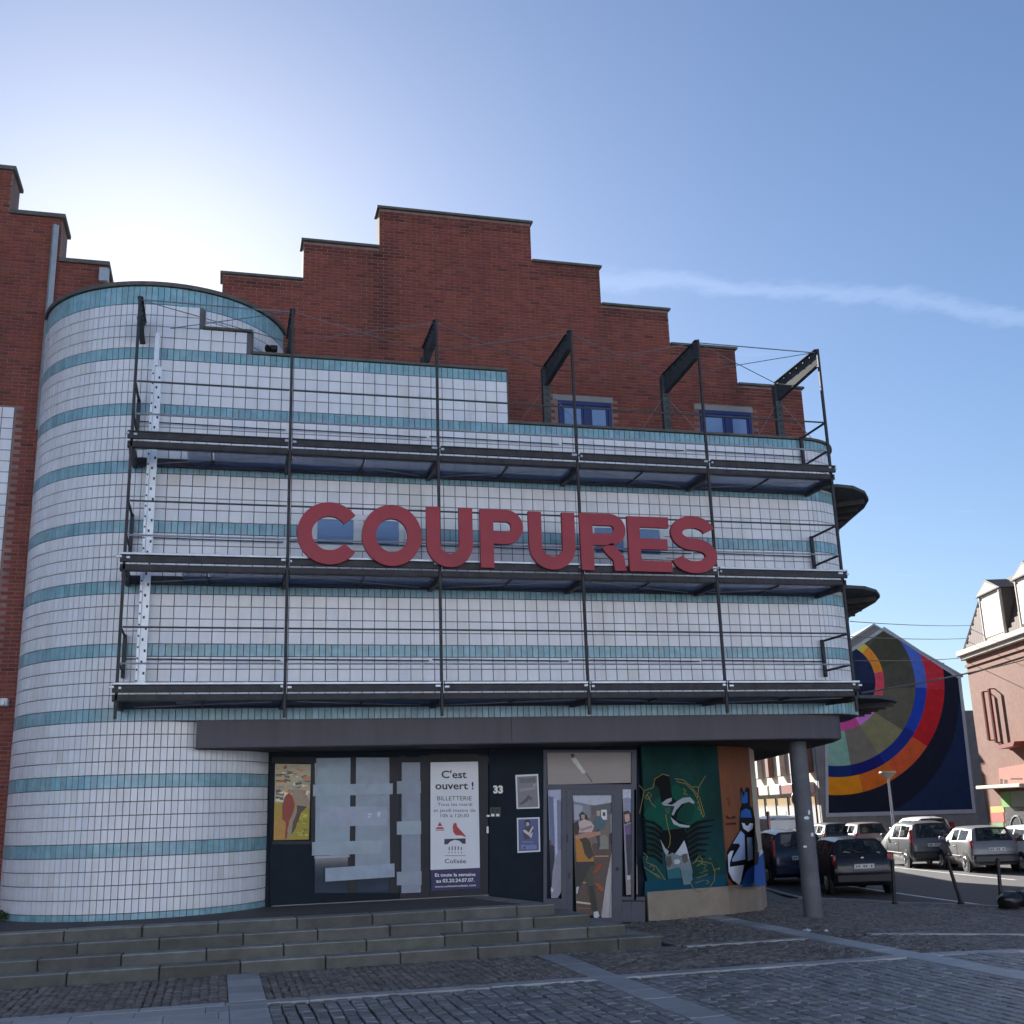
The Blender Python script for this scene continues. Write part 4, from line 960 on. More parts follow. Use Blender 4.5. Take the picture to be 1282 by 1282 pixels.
film([(206.3, 365), (481.7, 363), (516, 1222), (232, 1190)], (120, 104, 96), [
    ((186, 190, 204), [(206, 368), (480, 366), (482, 412), (400, 446), (330, 432), (212, 410)]), ((128, 134, 148), [(212, 408), (330, 432), (330, 520), (214, 560)]), ((168, 172, 188), [(216, 428), (276, 440), (276, 530), (216, 540)]), ((92, 92, 98), [(336, 440), (482, 416), (484, 500), (340, 500)]),
    ((224, 226, 230), [(404, 468), (444, 466), (446, 536), (406, 538)]), ((60, 58, 62), [(416, 484), (434, 484), (434, 510), (416, 510)]),
    ((92, 70, 62), [(224, 760), (360, 700), (486, 716), (440, 960), (400, 1215), (232, 1190)]), ((180, 174, 176), [(486, 728), (500, 800), (518, 1220), (406, 1220), (440, 960)]), ((150, 146, 150), [(486, 800), (492, 800), (464, 1218), (458, 1218)]),
    ((186, 150, 128), [(360, 788), (456, 786), (456, 794), (358, 796)]), ((186, 150, 128), [(240, 966), (300, 972), (300, 980), (240, 976)]), ((214, 196, 184), [(232, 1104), (336, 1118), (336, 1130), (232, 1118)]), ((150, 96, 72), [(240, 1150), (330, 1154), (330, 1160), (240, 1156)]),
    ((138, 136, 124), [(392, 660), (420, 636), (452, 660), (458, 740), (392, 744)]), ((70, 100, 112), [(356, 520), (388, 490), (414, 530), (444, 560), (424, 600), (376, 620), (352, 580)]), ((196, 166, 150), [(372, 474), (398, 474), (396, 510), (376, 512)]),
    ((60, 62, 78), [(352, 620), (392, 600), (398, 720), (384, 752), (374, 744), (380, 680)]), ((150, 160, 180), [(468, 500), (484, 490), (490, 620), (470, 632)]), ((40, 42, 54), [(460, 636), (490, 620), (494, 710), (462, 712)]),
    ((42, 32, 34), [(250, 500), (272, 478), (306, 506), (316, 540), (262, 560)]), ((190, 150, 136), [(264, 502), (290, 500), (290, 530), (268, 534)]), ((206, 184, 182), [(232, 560), (286, 532), (330, 548), (356, 580), (340, 622), (250, 626)]), ((170, 140, 130), [(254, 600), (340, 576), (346, 592), (262, 620)]),
    ((188, 136, 116), [(222, 650), (300, 624), (396, 618), (404, 640), (320, 664), (230, 688)]), ((186, 122, 44), [(226, 676), (290, 660), (336, 690), (356, 830), (280, 850), (232, 826)]), ((58, 48, 38), [(252, 672), (300, 660), (330, 690), (352, 790), (320, 816), (288, 770), (272, 700)]), ((48, 36, 32), [(218, 560), (244, 540), (254, 600), (244, 640), (222, 640)]),
    ((44, 42, 44), [(228, 832), (356, 828), (372, 900), (330, 930), (300, 930), (262, 1000), (232, 1010)]), ((66, 68, 50), [(296, 930), (330, 860), (372, 850), (380, 880), (344, 940), (370, 1050), (382, 1170), (344, 1176), (318, 1050)]), ((36, 36, 38), [(318, 1000), (350, 1000), (378, 1160), (346, 1176)]),
    ((206, 210, 220), [(352, 1182), (382, 1174), (394, 1212), (368, 1228), (354, 1216)]), ((150, 62, 30), [(368, 866), (398, 838), (412, 858), (382, 894), (340, 920)]), ((168, 78, 36), [(356, 978), (392, 984), (424, 1020), (416, 1040), (384, 1020)]), ((200, 204, 216), [(232, 1008), (250, 1000), (240, 1050), (230, 1054)])])
film([(553, 320), (634.5, 318), (660, 1056), (580, 1062)], (150, 146, 168), [
    ((196, 202, 220), [(554, 322), (630, 320), (632, 400), (590, 380), (556, 390)]), ((140, 148, 190), [(586, 384), (634, 402), (636, 520), (600, 500)]), ((152, 140, 134), [(580, 900), (656, 850), (660, 1056), (582, 1062)]),
    ((48, 36, 38), [(560, 480), (596, 472), (634, 520), (636, 560), (612, 552), (566, 570)]), ((200, 160, 146), [(568, 500), (600, 494), (606, 540), (588, 556), (570, 545)]), ((110, 84, 128), [(568, 580), (600, 566), (634, 560), (638, 700), (580, 700)]), ((50, 46, 66), [(576, 640), (638, 640), (640, 740), (580, 742)]), ((66, 76, 100), [(612, 720), (648, 716), (656, 830), (620, 840)]), ((42, 42, 58), [(580, 740), (612, 740), (612, 920), (590, 924)]), ((196, 200, 212), [(584, 924), (606, 926), (608, 952), (588, 958)])])

# ---- painted walls right of the entrance
WA = Wall(9.25, 2.30, 11.0, 2.72); WB = Wall(11.0, 2.72, 12.0, 3.40); WC = Wall(12.0, 3.40, 12.75, 4.70)
def wp(w): return [(w.p.x, w.p.y), (w.p.x+w.d.x*w.len, w.p.y+w.d.y*w.len)]
xb_ = [9.05]
pl = MB(); pl.prism([(9.20, 2.27), (11.0, 2.70), (12.01, 3.385), (12.77, 4.70), (12.6, 4.72), (11.95, 3.47), (10.98, 2.79), (9.20, 2.36)], -.2, .50); obj('plinth', pl, M_beige, bld)
M_mg = mat('green_mural_ground', (.006, .042, .038), .7, 0, .5, 1.3, spec=.2, dirt=(.004, .03, .07), dscale=1.2, damt=.9)
gm = thing('green_mural_panel', 'dark green mural of a hatted figure in white collar with gold scrolls', 'mural', (10.1, 2.5, .5))
def wpanel(name, w, u0, u1, z0, z1, off, th, mt, parent):
    mb = MB(); mb.slab([w.at(u0, z0, off), w.at(u1, z0, off), w.at(u1, z1, off), w.at(u0, z1, off)], w.n, th); return obj(name, mb, mt, parent)
wpanel('board', WA, .0, WA.len, .505, 3.117, .01, .05, M_mg, gm)
om = thing('orange_mural_panel', 'orange timber panel with a blue and white graffiti bird figure', 'mural', (11.6, 3.1, .5))
wpanel('board', WB, .006, WB.len, .505, 3.117, .01, .05, M_orange, om)
wpanel('end_board', WC, .006, WC.len, .505, 3.117, .01, .05, M_hstone, om)
def shapes(parent, name, L, base=.012):
    """L: (wall, colour, pts)"""
    mb = MB(); k = 0
    for w, c, pts in L: decal(mb, w, T6, pts, base+.0007*k, c); k += 1
    return obj(name, mb, M_mural, parent)
def sline(pts, w=3):
    out = []; a = []; c = []
    for i, p in enumerate(pts):
        p0 = pts[max(i-1, 0)]; p1 = pts[min(i+1, len(pts)-1)]; d = Vector((p1[0]-p0[0], p1[1]-p0[1])); d.normalize()
        a.append((p[0]-d.y*w, p[1]+d.x*w)); c.append((p[0]+d.y*w, p[1]-d.x*w))
    return [[a[i], a[i+1], c[i+1], c[i]] for i in range(len(pts)-1)]
G = WA
L = [(G, (10, 74, 60), [(90, 520), (200, 400), (330, 300), (460, 400), (530, 540), (420, 640), (250, 640), (130, 600)]), (G, (12, 66, 70), [(80, 830), (240, 800), (260, 1020), (120, 1010)]), (G, (10, 64, 84), [(100, 1010), (690, 960), (690, 1076), (100, 1114)])]
for s, x0, x1 in ((1, 400, 610), (-1, 70, 230)):
    for k in range(7):
        y = 560+k*40
        if s > 0: L.append((G, (6, 12, 16), [(x0, y+60), (x0+80, y+10), (x1-10*k, y-6+k*6), (x1-14*k, y+4+k*6), (x0+90, y+34), (x0, y+90)]))
        else: L.append((G, (6, 12, 16), [(x1, y+60), (x1-60, y+14), (x0+8*k, y-10+k*4), (x0+8*k, y+2+k*4), (x1-60, y+38), (x1, y+90)]))
L += [(G, (4, 6, 10), [(230, 640), (390, 620), (420, 720), (385, 820), (300, 840), (240, 770), (205, 690)]), (G, (6, 9, 12), [(158, 290), (180, 245), (230, 226), (280, 250), (292, 330), (300, 400), (330, 420), (310, 470), (222, 440), (205, 330)]),
      (G, (8, 60, 50), [(300, 440), (430, 420), (470, 480), (440, 570), (360, 600), (290, 520)]), (G, (5, 8, 12), [(296, 520), (330, 470), (400, 430), (345, 500), (330, 560), (420, 600), (340, 610), (295, 570)]),
      (G, (150, 156, 162), [(222, 440), (262, 410), (298, 400), (296, 424), (262, 446)]), (G, (150, 156, 164), [(220, 442), (300, 452), (346, 420), (380, 400), (430, 396), (462, 430), (458, 446), (420, 430), (370, 446), (330, 490), (310, 530), (296, 524), (318, 462), (240, 456)]),
      (G, (164, 170, 176), [(288, 540), (310, 560), (350, 590), (432, 606), (420, 618), (360, 614), (310, 592)]), (G, (66, 72, 72), [(246, 480), (286, 470), (282, 510), (262, 520), (250, 505)]),
      (G, (150, 154, 160), [(212, 700), (250, 768), (276, 790), (262, 830), (240, 790)]), (G, (170, 174, 186), [(304, 832), (350, 770), (388, 710), (408, 770), (426, 850), (380, 820)]),
      (G, (112, 122, 128), [(250, 830), (300, 800), (372, 830), (430, 850), (450, 940), (430, 1030), (385, 1035), (360, 920), (300, 920), (268, 960)]), (G, (46, 98, 108), [(262, 930), (350, 905), (372, 985), (270, 992)]), (G, (84, 82, 78), [(256, 830), (292, 826), (300, 880), (276, 912), (258, 890)]), (G, (84, 82, 78), [(374, 812), (412, 806), (416, 860), (392, 880), (374, 860)]), (G, (176, 182, 192), [(312, 856), (342, 846), (362, 860), (350, 884), (318, 884)]), (G, (92, 118, 126), [(370, 930), (440, 920), (450, 1000), (400, 1030)])]
fo_ = shapes(gm, 'painted_figure', L)
gold = (128, 122, 70); L = []
curves = [[(160, 330), (175, 262), (230, 228), (278, 240)], [(252, 520), (264, 590), (286, 680), (284, 740), (268, 770)], [(320, 262), (380, 270), (440, 320), (500, 400), (535, 520), (528, 545)], [(330, 280), (400, 300), (452, 350), (490, 420), (525, 540)], [(450, 320), (494, 322), (545, 240)], [(494, 322), (484, 400)], [(60, 310), (95, 350), (160, 326)], [(95, 350), (80, 430), (62, 516)], [(120, 380), (150, 440), (180, 470)], [(100, 400), (130, 360), (150, 380), (130, 410), (105, 405)], [(480, 430), (500, 450), (490, 480), (515, 500), (505, 520)], [(380, 330), (400, 350), (385, 370), (410, 380)],
          [(92, 800), (120, 830), (110, 860)], [(110, 870), (180, 900), (250, 1000), (200, 980), (130, 930), (92, 905)], [(135, 905), (160, 890), (170, 920), (145, 945), (180, 955), (210, 975)], [(470, 860), (500, 822), (520, 850), (515, 880)], [(450, 880), (480, 860), (540, 870), (590, 880), (612, 940), (606, 1010), (560, 1070), (495, 1088), (445, 1050), (430, 1000)], [(480, 900), (510, 880), (550, 890), (530, 920), (560, 930), (500, 950), (560, 960), (480, 985), (540, 1000), (470, 1020)], [(600, 930), (650, 910), (640, 930)], [(570, 840), (585, 850)], [(545, 1010), (560, 1000), (570, 1020), (550, 1028)]]
for kk, c in enumerate(curves):
    mb = MB()
    for qd in sline(c, 2.4): decal(mb, G, T6, qd, .034+.0003*kk, gold)
    obj('gold_scroll', mb, M_mural, gm)
# graffiti bird: black outline first, colours above; pieces split at the panel corner
K = (16, 16, 24); BL = (40, 92, 168); LB = (150, 172, 210)
def clipx(pts, xc, right):
    out = []; n = len(pts)
    for i in range(n):
        a, c = pts[i], pts[(i+1) % n]; ia = (a[0] >= xc) == right; ic = (c[0] >= xc) == right
        if ia: out.append(a)
        if ia != ic: t = (xc-a[0])/(c[0]-a[0]); out.append((xc, a[1]+(c[1]-a[1])*t))
    return out
corner = None
BIRD = [(K, [(795, 335), (808, 322), (822, 362), (845, 320), (866, 336), (868, 455), (888, 480), (905, 560), (908, 640), (925, 740), (925, 800), (960, 775), (975, 850), (988, 1035), (800, 1058), (745, 1030), (708, 985), (692, 890), (700, 790), (740, 720), (790, 640), (790, 560), (795, 480), (806, 456)]),
        (BL, [(806, 352), (822, 400), (832, 352), (848, 362), (852, 432), (838, 442), (806, 440)]), (BL, [(797, 545), (802, 500), (835, 478), (870, 492), (882, 545)]), ((196, 204, 222), [(806, 582), (830, 588), (835, 602), (852, 606), (868, 586), (892, 588), (886, 630), (855, 650), (820, 625)]),
        (LB, [(742, 735), (800, 640), (828, 668), (834, 850), (740, 868), (736, 850), (795, 752), (785, 735)]), (LB, [(846, 690), (884, 688), (890, 850), (852, 862)]), ((198, 206, 224), [(706, 820), (725, 790), (748, 786), (722, 870), (720, 905), (825, 890), (802, 1010), (790, 1036), (740, 1000), (712, 940)]),
        (BL, [(808, 1056), (815, 1000), (840, 940), (880, 900), (925, 885), (935, 800), (962, 800), (986, 1040)]), ((206, 212, 226), [(935, 790), (955, 775), (965, 800), (935, 830)])]
def corner_px():
    p = Vector((12.0, 3.40, 1.6)); x, y, w = px_of(p); return (x-790)*5.825
XCN = corner_px()
for wl_, rt in ((WB, False), (WC, True)):
    mb = MB(); k = 0
    for c, pts in BIRD:
        q = clipx(pts, XCN, rt)
        if len(q) > 2: decal(mb, wl_, T6, q, .012+.0008*k, c)
        k += 1
    if mb.f: obj('graffiti_bird', mb, M_mural, om)
mb = MB()
for pts in ([(690, 535), (700, 528), (720, 545), (760, 530), (762, 552), (700, 556)], [(688, 586), (768, 580), (768, 596), (690, 600)]): decal(mb, WB, T6, pts, .012, (70, 30, 26))
for qd in sline([(700, 400), (712, 440), (716, 470), (722, 420), (712, 395), (704, 410)], 2): decal(mb, WB, T6, qd, .012, (92, 34, 24))
obj('scrawl', mb, M_mural, om)
# ================================================================ THE STREET
def along(px, py, W):
    d = ray(px, py); return CO+d*W                       # CF component of ray() is 1
def frame(w):
    M = Matrix((w.d, -w.n, Vector((0, 0, 1)))).transposed().to_4x4(); M.translation = w.p; return M   # local x = along wall, y = into the wall
def uz(w, px, py):
    p = w.px(px, py); return (p-w.p).dot(w.d), p.z
# ---- mural house
h_ = R(14)
c0 = along(1120, 1000, 62.0); dm = Vector((math.cos(h_), -math.sin(h_), 0))
MW = Wall(c0.x, c0.y, c0.x+dm.x, c0.y+dm.y); MF = frame(MW)
ul, _ = uz(MW, 1027, 1000); ur, _ = uz(MW, 1223, 1000); _, zpk = uz(MW, 1107, 783); upk, _ = uz(MW, 1107, 900)
_, zer = uz(MW, 1204, 846); _, zel = uz(MW, 1030, 836); _, zb = uz(MW, 1120, 1021)
mh = thing('mural_house', 'gable-ended house covered by a giant rainbow ring mural on dark navy', 'house', tuple(MF @ Vector(((ul+ur)/2, 0, ROAD))))
def pent(y): return [MF @ Vector(p) for p in ((ul, y, ROAD), (ur, y, ROAD), (ur, y, zer), (upk, y, zpk), (ul, y, zel))]
mb = MB(); a = pent(0); c = pent(11); mb.add(a+c, [(0, 1, 2, 3, 4), (9, 8, 7, 6, 5), (0, 5, 6, 1), (1, 6, 7, 2), (4, 9, 5, 0)]); obj('wall', mb, M_conc, mh)
for (u0, z0), (u1, z1) in (((ul-.12, zel-.08), (upk, zpk)), ((upk, zpk), (ur+.12, zer-.08))):
    mb = MB(); v = [(u0, -.10, z0+.0), (u1, -.10, z1+.0), (u1, 11.2, z1+.03), (u0, 11.2, z0+.03)]
    mb.add([MF @ Vector(p) for p in v]+[MF @ Vector((p[0], p[1], p[2]+.12)) for p in v], [(3, 2, 1, 0), (4, 5, 6, 7), (0, 1, 5, 4), (1, 2, 6, 5), (2, 3, 7, 6), (3, 0, 4, 7)]); obj('roof', mb, M_zinc, mh)
mb = MB(); mb.box(ul+2.2, ul+2.9, 4, 4.7, zel+1.0, zel+3.0, None, MF); obj('chimney', mb, M_hbrick, mh)
poly = [(1032, 834), (1107, 784.5), (1203, 847), (1222, 1018), (1034, 1023)]
mb = MB(); mb.slab([MW.px(x, y, .06) for x, y in poly], MW.n, .055); obj('white_border', mb, mat('white_render', (.52, .53, .56), .7, 0, .1, 1), mh)
inn = [(1035.5, 836.5), (1107, 789), (1199.5, 849.5), (1217.5, 1013), (1037.5, 1018)]
def clip(pts, P):
    out = pts
    n = len(P)
    ar = sum(P[i][0]*P[(i+1) % n][1]-P[(i+1) % n][0]*P[i][1] for i in range(n)); sg = 1 if ar > 0 else -1
    for i in range(n):
        a, b_ = P[i], P[(i+1) % n]; src = out; out = []
        f = lambda p: sg*((b_[0]-a[0])*(p[1]-a[1])-(b_[1]-a[1])*(p[0]-a[0]))
        for k in range(len(src)):
            p, q = src[k], src[(k+1) % len(src)]; fp, fq = f(p), f(q)
            if fp >= 0: out.append(p)
            if (fp >= 0) != (fq >= 0):
                t = fp/(fp-fq); out.append((p[0]+(q[0]-p[0])*t, p[1]+(q[1]-p[1])*t))
        if len(out) < 3: return []
    return out
mp_ = MB(); mp_.add([MW.px(x, y, .062) for x, y in inn], [tuple(range(5))], srgb(26, 30, 48)); obj('mural_ground', mp_, M_mural, mh)
def pie(cx, cy, r0, r1, a0, a1):
    n = max(3, int((a1-a0)/6)); o = [(cx+r1*math.cos(R(a0+(a1-a0)*i/n)), cy+r1*math.sin(R(a0+(a1-a0)*i/n))) for i in range(n+1)]
    return o+[(cx+r0*math.cos(R(a1+(a0-a1)*i/n)), cy+r0*math.sin(R(a1+(a0-a1)*i/n))) for i in range(n+1)]
def ringp(name, L, off):
    """each sector is split into convex pieces before clipping"""
    for cx, cy, r0, r1, a0, a1, c in L:
        mb = MB(); n = max(2, int((a1-a0)/7))
        for i in range(n):
            q = clip(pie(cx, cy, r0, r1, a0+(a1-a0)*i/n, a0+(a1-a0)*(i+1)/n), inn)
            if len(q) > 2: mb.add([MW.px(x, y, off) for x, y in q], [tuple(range(len(q)))], srgb(*c))
        if mb.f: obj(name, mb, M_mural, mh)
cx, cy = 1048, 861
# angles in picture sense: 0 = right, 90 = down
ringp('blue_corner', [(1048, 880, 152, 320, 0, 100, (30, 48, 82))], .066)
ringp('grey_ring', [(cx, cy, 50, 98, -95, -52, (86, 86, 66)), (cx, cy, 50, 98, -52, -24, (74, 74, 58)), (cx, cy, 50, 98, -24, 0, (84, 82, 68)), (cx, cy, 50, 98, 0, 33, (104, 102, 84)), (cx, cy, 50, 98, 33, 58, (142, 138, 98)), (cx, cy, 50, 98, 58, 80, (128, 122, 108)), (cx, cy, 50, 98, 80, 130, (142, 184, 164))], .066)
ringp('blue_ring', [(cx, cy, 98, 112, -95, -40, (150, 176, 222)), (cx, cy, 98, 112, -40, 0, (80, 112, 200)), (cx, cy, 98, 112, 0, 30, (34, 70, 178)), (cx, cy, 98, 112, 30, 58, (28, 52, 140)), (cx, cy, 98, 112, 58, 80, (24, 30, 112)), (cx, cy, 98, 112, 80, 130, (20, 50, 112))], .068)
ringp('red_orange_ring', [(cx, cy, 112, 134.5, -95, 1, (214, 52, 64)), (cx, cy, 112, 134.5, 1, 33, (206, 36, 42)), (cx, cy, 112, 134.5, 33, 56, (224, 96, 50)), (cx, cy, 112, 134.5, 56, 76, (226, 112, 36)), (cx, cy, 112, 134.5, 76, 130, (240, 150, 26))], .068)
ringp('inner_disc', [(1046, 855, 0, 50.5, -180, 0, (34, 46, 78)), (1046, 855, 0, 50.5, 0, 180, (26, 34, 60))], .070)
ringp('inner_ring', [(1046, 855, 50, 61, -75, -48, (224, 200, 84)), (1046, 855, 50, 61, -48, -14, (236, 146, 50)), (1046, 855, 50, 61, -14, 22, (226, 82, 96)), (1046, 855, 50, 61, 22, 60, (214, 130, 208)), (1046, 855, 50, 61, 60, 150, (210, 84, 150))], .072)
# grey flank wall beside it
mb = MB(); a = along(1200, 1000, 64); MB2 = frame(Wall(a.x, a.y, a.x+dm.x, a.y+dm.y)); _, zt = uz(MW, 1225, 905)
mb.box(-.5, 6.5, .5, 9, ROAD, zt, None, MB2); mb.box(1.2, 2.0, .6, 1.4, zt, zt+.9, None, MB2)
tag(obj('annex_wall', mb, M_conc), 'plain grey annex wall between the mural house and the brick corner house', 'wall')
# ---- sunlit terrace further down the street
e0 = MW.at(ul-.02, 0, -.3)
RW = Wall(e0.x+math.sin(h_)*70, e0.y+math.cos(h_)*70, e0.x, e0.y); RF = frame(RW)
row = thing('sunlit_terrace', 'sunlit cream shop terrace seen edge-on beyond the column', 'building', tuple(e0))
L_ = RW.len
mb = MB(); mb.box(0, L_, 0, 8, ROAD, 9.5, None, RF); obj('wall', mb, M_hstone, row)
k = 0; u = L_-.4
while u > 2:
    mb = MB(); mb.cbox(u-.9, u, -.35, 0, 3.6, 9.2, .05, None, RF); obj('bay', mb, M_hstone if k % 3 else M_hbrick, row)
    mb = MB(); mb.box(u-2.3, u-1.2, -.02, .0, 4.2, 6.4, None, RF); mb.box(u-2.3, u-1.2, -.02, .0, 7.0, 8.8, None, RF); obj('window', mb, M_pane, row)
    mb = MB(); mb.box(u-2.6, u-.2, -.06, -.001, ROAD+.6, 2.3, None, RF); obj('shop_window', mb, M_pane, row)
    mb = MB(); mb.cbox(u-2.8, u-.1, -.5, -.001, 2.5, 3.1, .04, None, RF); obj('shop_fascia', mb, (M_hstone, M_red, M_white)[k % 3], row)
    u -= 3.2; k += 1
a = RW.px(1003, 1000, .9)
mb = MB(); mb.tube(a+RW.d*.04, a-RW.d*.04, .55, None, 20); obj('round_sign', mb, M_red, row)
mb = MB(); mb.tube(a+RW.d*.06, a+RW.d*.045, .34, None, 16); obj('sign_face', mb, M_white, row)
# ---- brick corner house on the right
cr_ = along(1237, 1030, 50.0)
HD = Vector((-math.sin(R(15)), -math.cos(R(15)), 0))
HW = Wall(cr_.x, cr_.y, cr_.x+HD.x, cr_.y+HD.y); HF = frame(HW)
hs = thing('brick_corner_house', 'sunlit pale red brick corner house with mansard dormers over a shopfront', 'house', (cr_.x, cr_.y, ROAD))
_, zc = uz(HW, 1212, 826); _, zc2 = uz(HW, 1209, 818); HL = 16
mb = MB(); mb.box(0, HL, 0, 9, ROAD, zc, None, HF); obj('wall', mb, M_hbrick, hs)
mb = MB(); mb.cbox(-.30, HL, -.32, 9.2, zc+.18, zc2+.12, .04, None, HF); mb.cbox(-.18, HL, -.20, 9.1, zc+.002, zc+.175, .03, None, HF); obj('cornice', mb, M_hstone, hs)
mb = MB(); mb.box(-.07, HL, -.07, -.001, zc-.34, zc-.22, None, HF); mb.box(-.05, HL, -.05, -.001, zc-.62, zc-.55, None, HF); obj('string_course', mb, M_hbrick, hs)
zr = zc2+.12
mb = MB(); v = [(-.1, .02, zr), (HL, .02, zr), (HL, .95, zr+2.7), (.75, .95, zr+2.7), (-.1, 9, zr), (HL, 9, zr), (HL, 8, zr+2.7), (.75, 8, zr+2.7)]
mb.add([HF @ Vector(p) for p in v], [(0, 1, 2, 3), (0, 3, 7, 4), (3, 2, 6, 7), (4, 7, 6, 5), (1, 5, 6, 2)]); rf = obj('mansard_roof', mb, M_slate, hs)
mb = MB(); mb.bar(HF @ Vector((-.1, .02, zr)), HF @ Vector((.75, .95, zr+2.7)), .18, .10); obj('hip_edge', mb, M_hstone, rf)
# slate tiles as rows of small plates on the street slope
tl = MB()
for r_i in range(13):
    zz = zr+.08+r_i*.2; yy = .02+(.93)*(r_i*.2+.08)/2.7
    for q in range(60):
        uu = .2+r_i*.055+q*.25+(r_i % 2)*.125
        if uu > HL-.3: break
        tl.box(uu, uu+.235, yy-.035, yy-.01, zz-.02, zz+.19, None, HF)
stuff(obj('roof_tiles', tl, mat('clay_roof_tile', (.10, .055, .045), .7, 0, .4, 9), rf))
def dormer(u0, wdt):
    d = obj('dormer', (lambda m_: (m_.box(u0, u0+wdt, -.02, 1.1, zr, zr+2.05, None, HF), m_)[1])(MB()), M_hstone, hs)
    mb = MB(); v = [(u0-.15, -.12, zr+2.06), (u0+wdt+.15, -.12, zr+2.06), (u0+wdt/2, -.12, zr+2.65)]
    mb.add([HF @ Vector(p) for p in v]+[HF @ Vector((p[0], 1.6, p[2])) for p in v], [(0, 1, 2), (5, 4, 3), (0, 3, 4, 1), (1, 4, 5, 2), (2, 5, 3, 0)]); obj('dormer_roof', mb, M_slate, d)
    mb = MB(); v = [(u0+.05, -.13, zr+2.10), (u0+wdt-.05, -.13, zr+2.10), (u0+wdt/2, -.13, zr+2.52)]; mb.add([HF @ Vector(p) for p in v], [(0, 1, 2)]); obj('pediment', mb, M_hstone, d)
    mb = MB(); mb.box(u0+wdt+.001, u0+wdt+.03, -.01, 1.1, zr+.05, zr+2.05, None, HF); obj('slate_cheek', mb, M_slate, d)
    mb = MB(); mb.box(u0+.22, u0+wdt-.22, -.05, -.021, zr+.2, zr+1.85, None, HF); obj('window', mb, mat('sunlit_blind', (.62, .58, .52), .6), d)
    for s in (u0+.1, u0+wdt-.2):
        mb = MB(); mb.cbox(s, s+.1, -.08, -.021, zr+.1, zr+2.0, .01, None, HF); obj('jamb', mb, M_hstone, d)
u1, _ = uz(HW, 1231, 770); u2, _ = uz(HW, 1255, 770)
dw = u2-u1+.45; print('dormer', u1, dw); dormer(u1-.22, dw); ud, _ = uz(HW, 1274, 755); dormer(ud, dw); dormer(ud*2-u1, dw)
def hpanel(name, pts, off, th, mt): 
    mb = MB(); mb.slab([HW.px(x, y, off) for x, y in pts], HW.n, th); return obj(name, mb, mt, hs)
hpanel('window', [(1281, 820), (1290, 816), (1296, 850), (1285, 851)], .01, .05, M_pane)
for (x0, y0), (x1, y1) in (((1230, 866), (1237, 927)), ((1238, 862.5), (1245, 930))):
    mb = MB(); a = HW.px(x0, y0, .25); c = HW.px(x1, y1, .25); mb.bar(a, Vector((a.x, a.y, c.z)), .10); 
    for p in (a, Vector((a.x, a.y, c.z))): mb.bar(p, p-HW.n*.25, .05)
    obj('sign_pole', mb, M_red, hs)
hpanel('sign_bracket', [(1246, 934), (1270, 928), (1268, 934), (1250, 938)], .5, .5, M_red)
hpanel('sign_board', [(1250, 962), (1290, 955), (1290, 982), (1252, 986)], .06, .06, mat('faded_red_sign', (.40, .13, .09), .6))
mb = MB()
for x0, y0, x1, y1 in ((1252, 975, 1255, 982), (1257, 976, 1261, 981), (1265, 974, 1280, 976)): mb.add([HW.px(x, y, .066) for x, y in q4(x0, y0, x1, y1)], [(0, 1, 2, 3)])
obj('sign_mark', mb, M_black, hs)
mb = MB(); a, za = uz(HW, 1243, 988); c, _ = uz(HW, 1300, 985); mb.cbox(a, c, -.75, -.001, za, za+.16, .03, None, HF); obj('awning', mb, M_hstone, hs)
hpanel('shop_panel', [(1252, 992), (1264, 991), (1266, 1010), (1255, 1011)], .03, .03, mat('green_panel', (.16, .40, .06), .6))
hpanel('shop_panel', [(1264.5, 991), (1300, 989), (1300, 1009), (1266.5, 1010)], .03, .03, mat('pale_green_panel', (.30, .34, .24), .6))
for k, (c, y0, y1) in enumerate((((.62, .42, .10), 1010, 1018), ((.52, .10, .08), 1018.3, 1030), ((.16, .36, .14), 1030.3, 1045))): hpanel('pillar_panel', [(1239.5+.1*k, y0), (1256, y0-1), (1257.5, y1-1), (1240.5+.1*k, y1)], .02, .02, mat('pillar_%d' % k, c, .6))
hpanel('shop_front', [(1258, 1011), (1300, 1008), (1300, 1080), (1262, 1080)], .02, .02, M_black)
mb = MB()
for p, q in zip([(1272+7*math.cos(t*.5), 1035+14*math.sin(t*.5)) for t in range(12)], [(1272+7*math.cos(t*.5+.5), 1035+14*math.sin(t*.5+.5)) for t in range(12)]): mb.bar(HW.px(*p, .03), HW.px(*q, .03), .05)
obj('wrought_scroll', mb, M_galv, hs)
# ---- street lamp
lp = along(1115, 1000, 49.0); lb = Vector((lp.x, lp.y, ROAD)); _z = along(1112, 968, 49.0).z
lamp = thing('street_lamp', 'slim grey street lamp with a flared head in front of the mural', 'street lamp', tuple(lb))
mb = MB(); mb.tube(lb, (lb.x, lb.y, _z-.05), .075, .05, 10); obj('pole', mb, M_galv, lamp, True)
mb = MB(); mb.tube((lb.x, lb.y, _z-.22), (lb.x, lb.y, _z+.02), .10, .36, 14); mb.tube((lb.x, lb.y, _z+.021), (lb.x, lb.y, _z+.09), .38, .34, 14); obj('lamp_head', mb, M_hstone, lamp, True)
# ---- overhead wires
for a, c, r in (((1078, 868, 22), (1290, 824, 44), .022), ((1064, 778, 30), (1216, 783, 56), .012), ((1066, 797, 30), (1216, 799, 56), .012), ((1070, 827, 30), (1212, 823, 56), .014)):
    w_ = wire(along(*a), along(*c), r, None, .06, M_black); w_.name = 'overhead_wire'
    tag(w_, {868: 'thicker black overhead cable crossing in front of the mural rings', 778: 'highest thin overhead wire, above the peak of the mural house', 797: 'thin overhead wire level with the upper roof slope of the mural house', 827: 'lowest thin overhead wire crossing the olive ring of the mural'}[a[1]], 'wire', 'overhead wires')

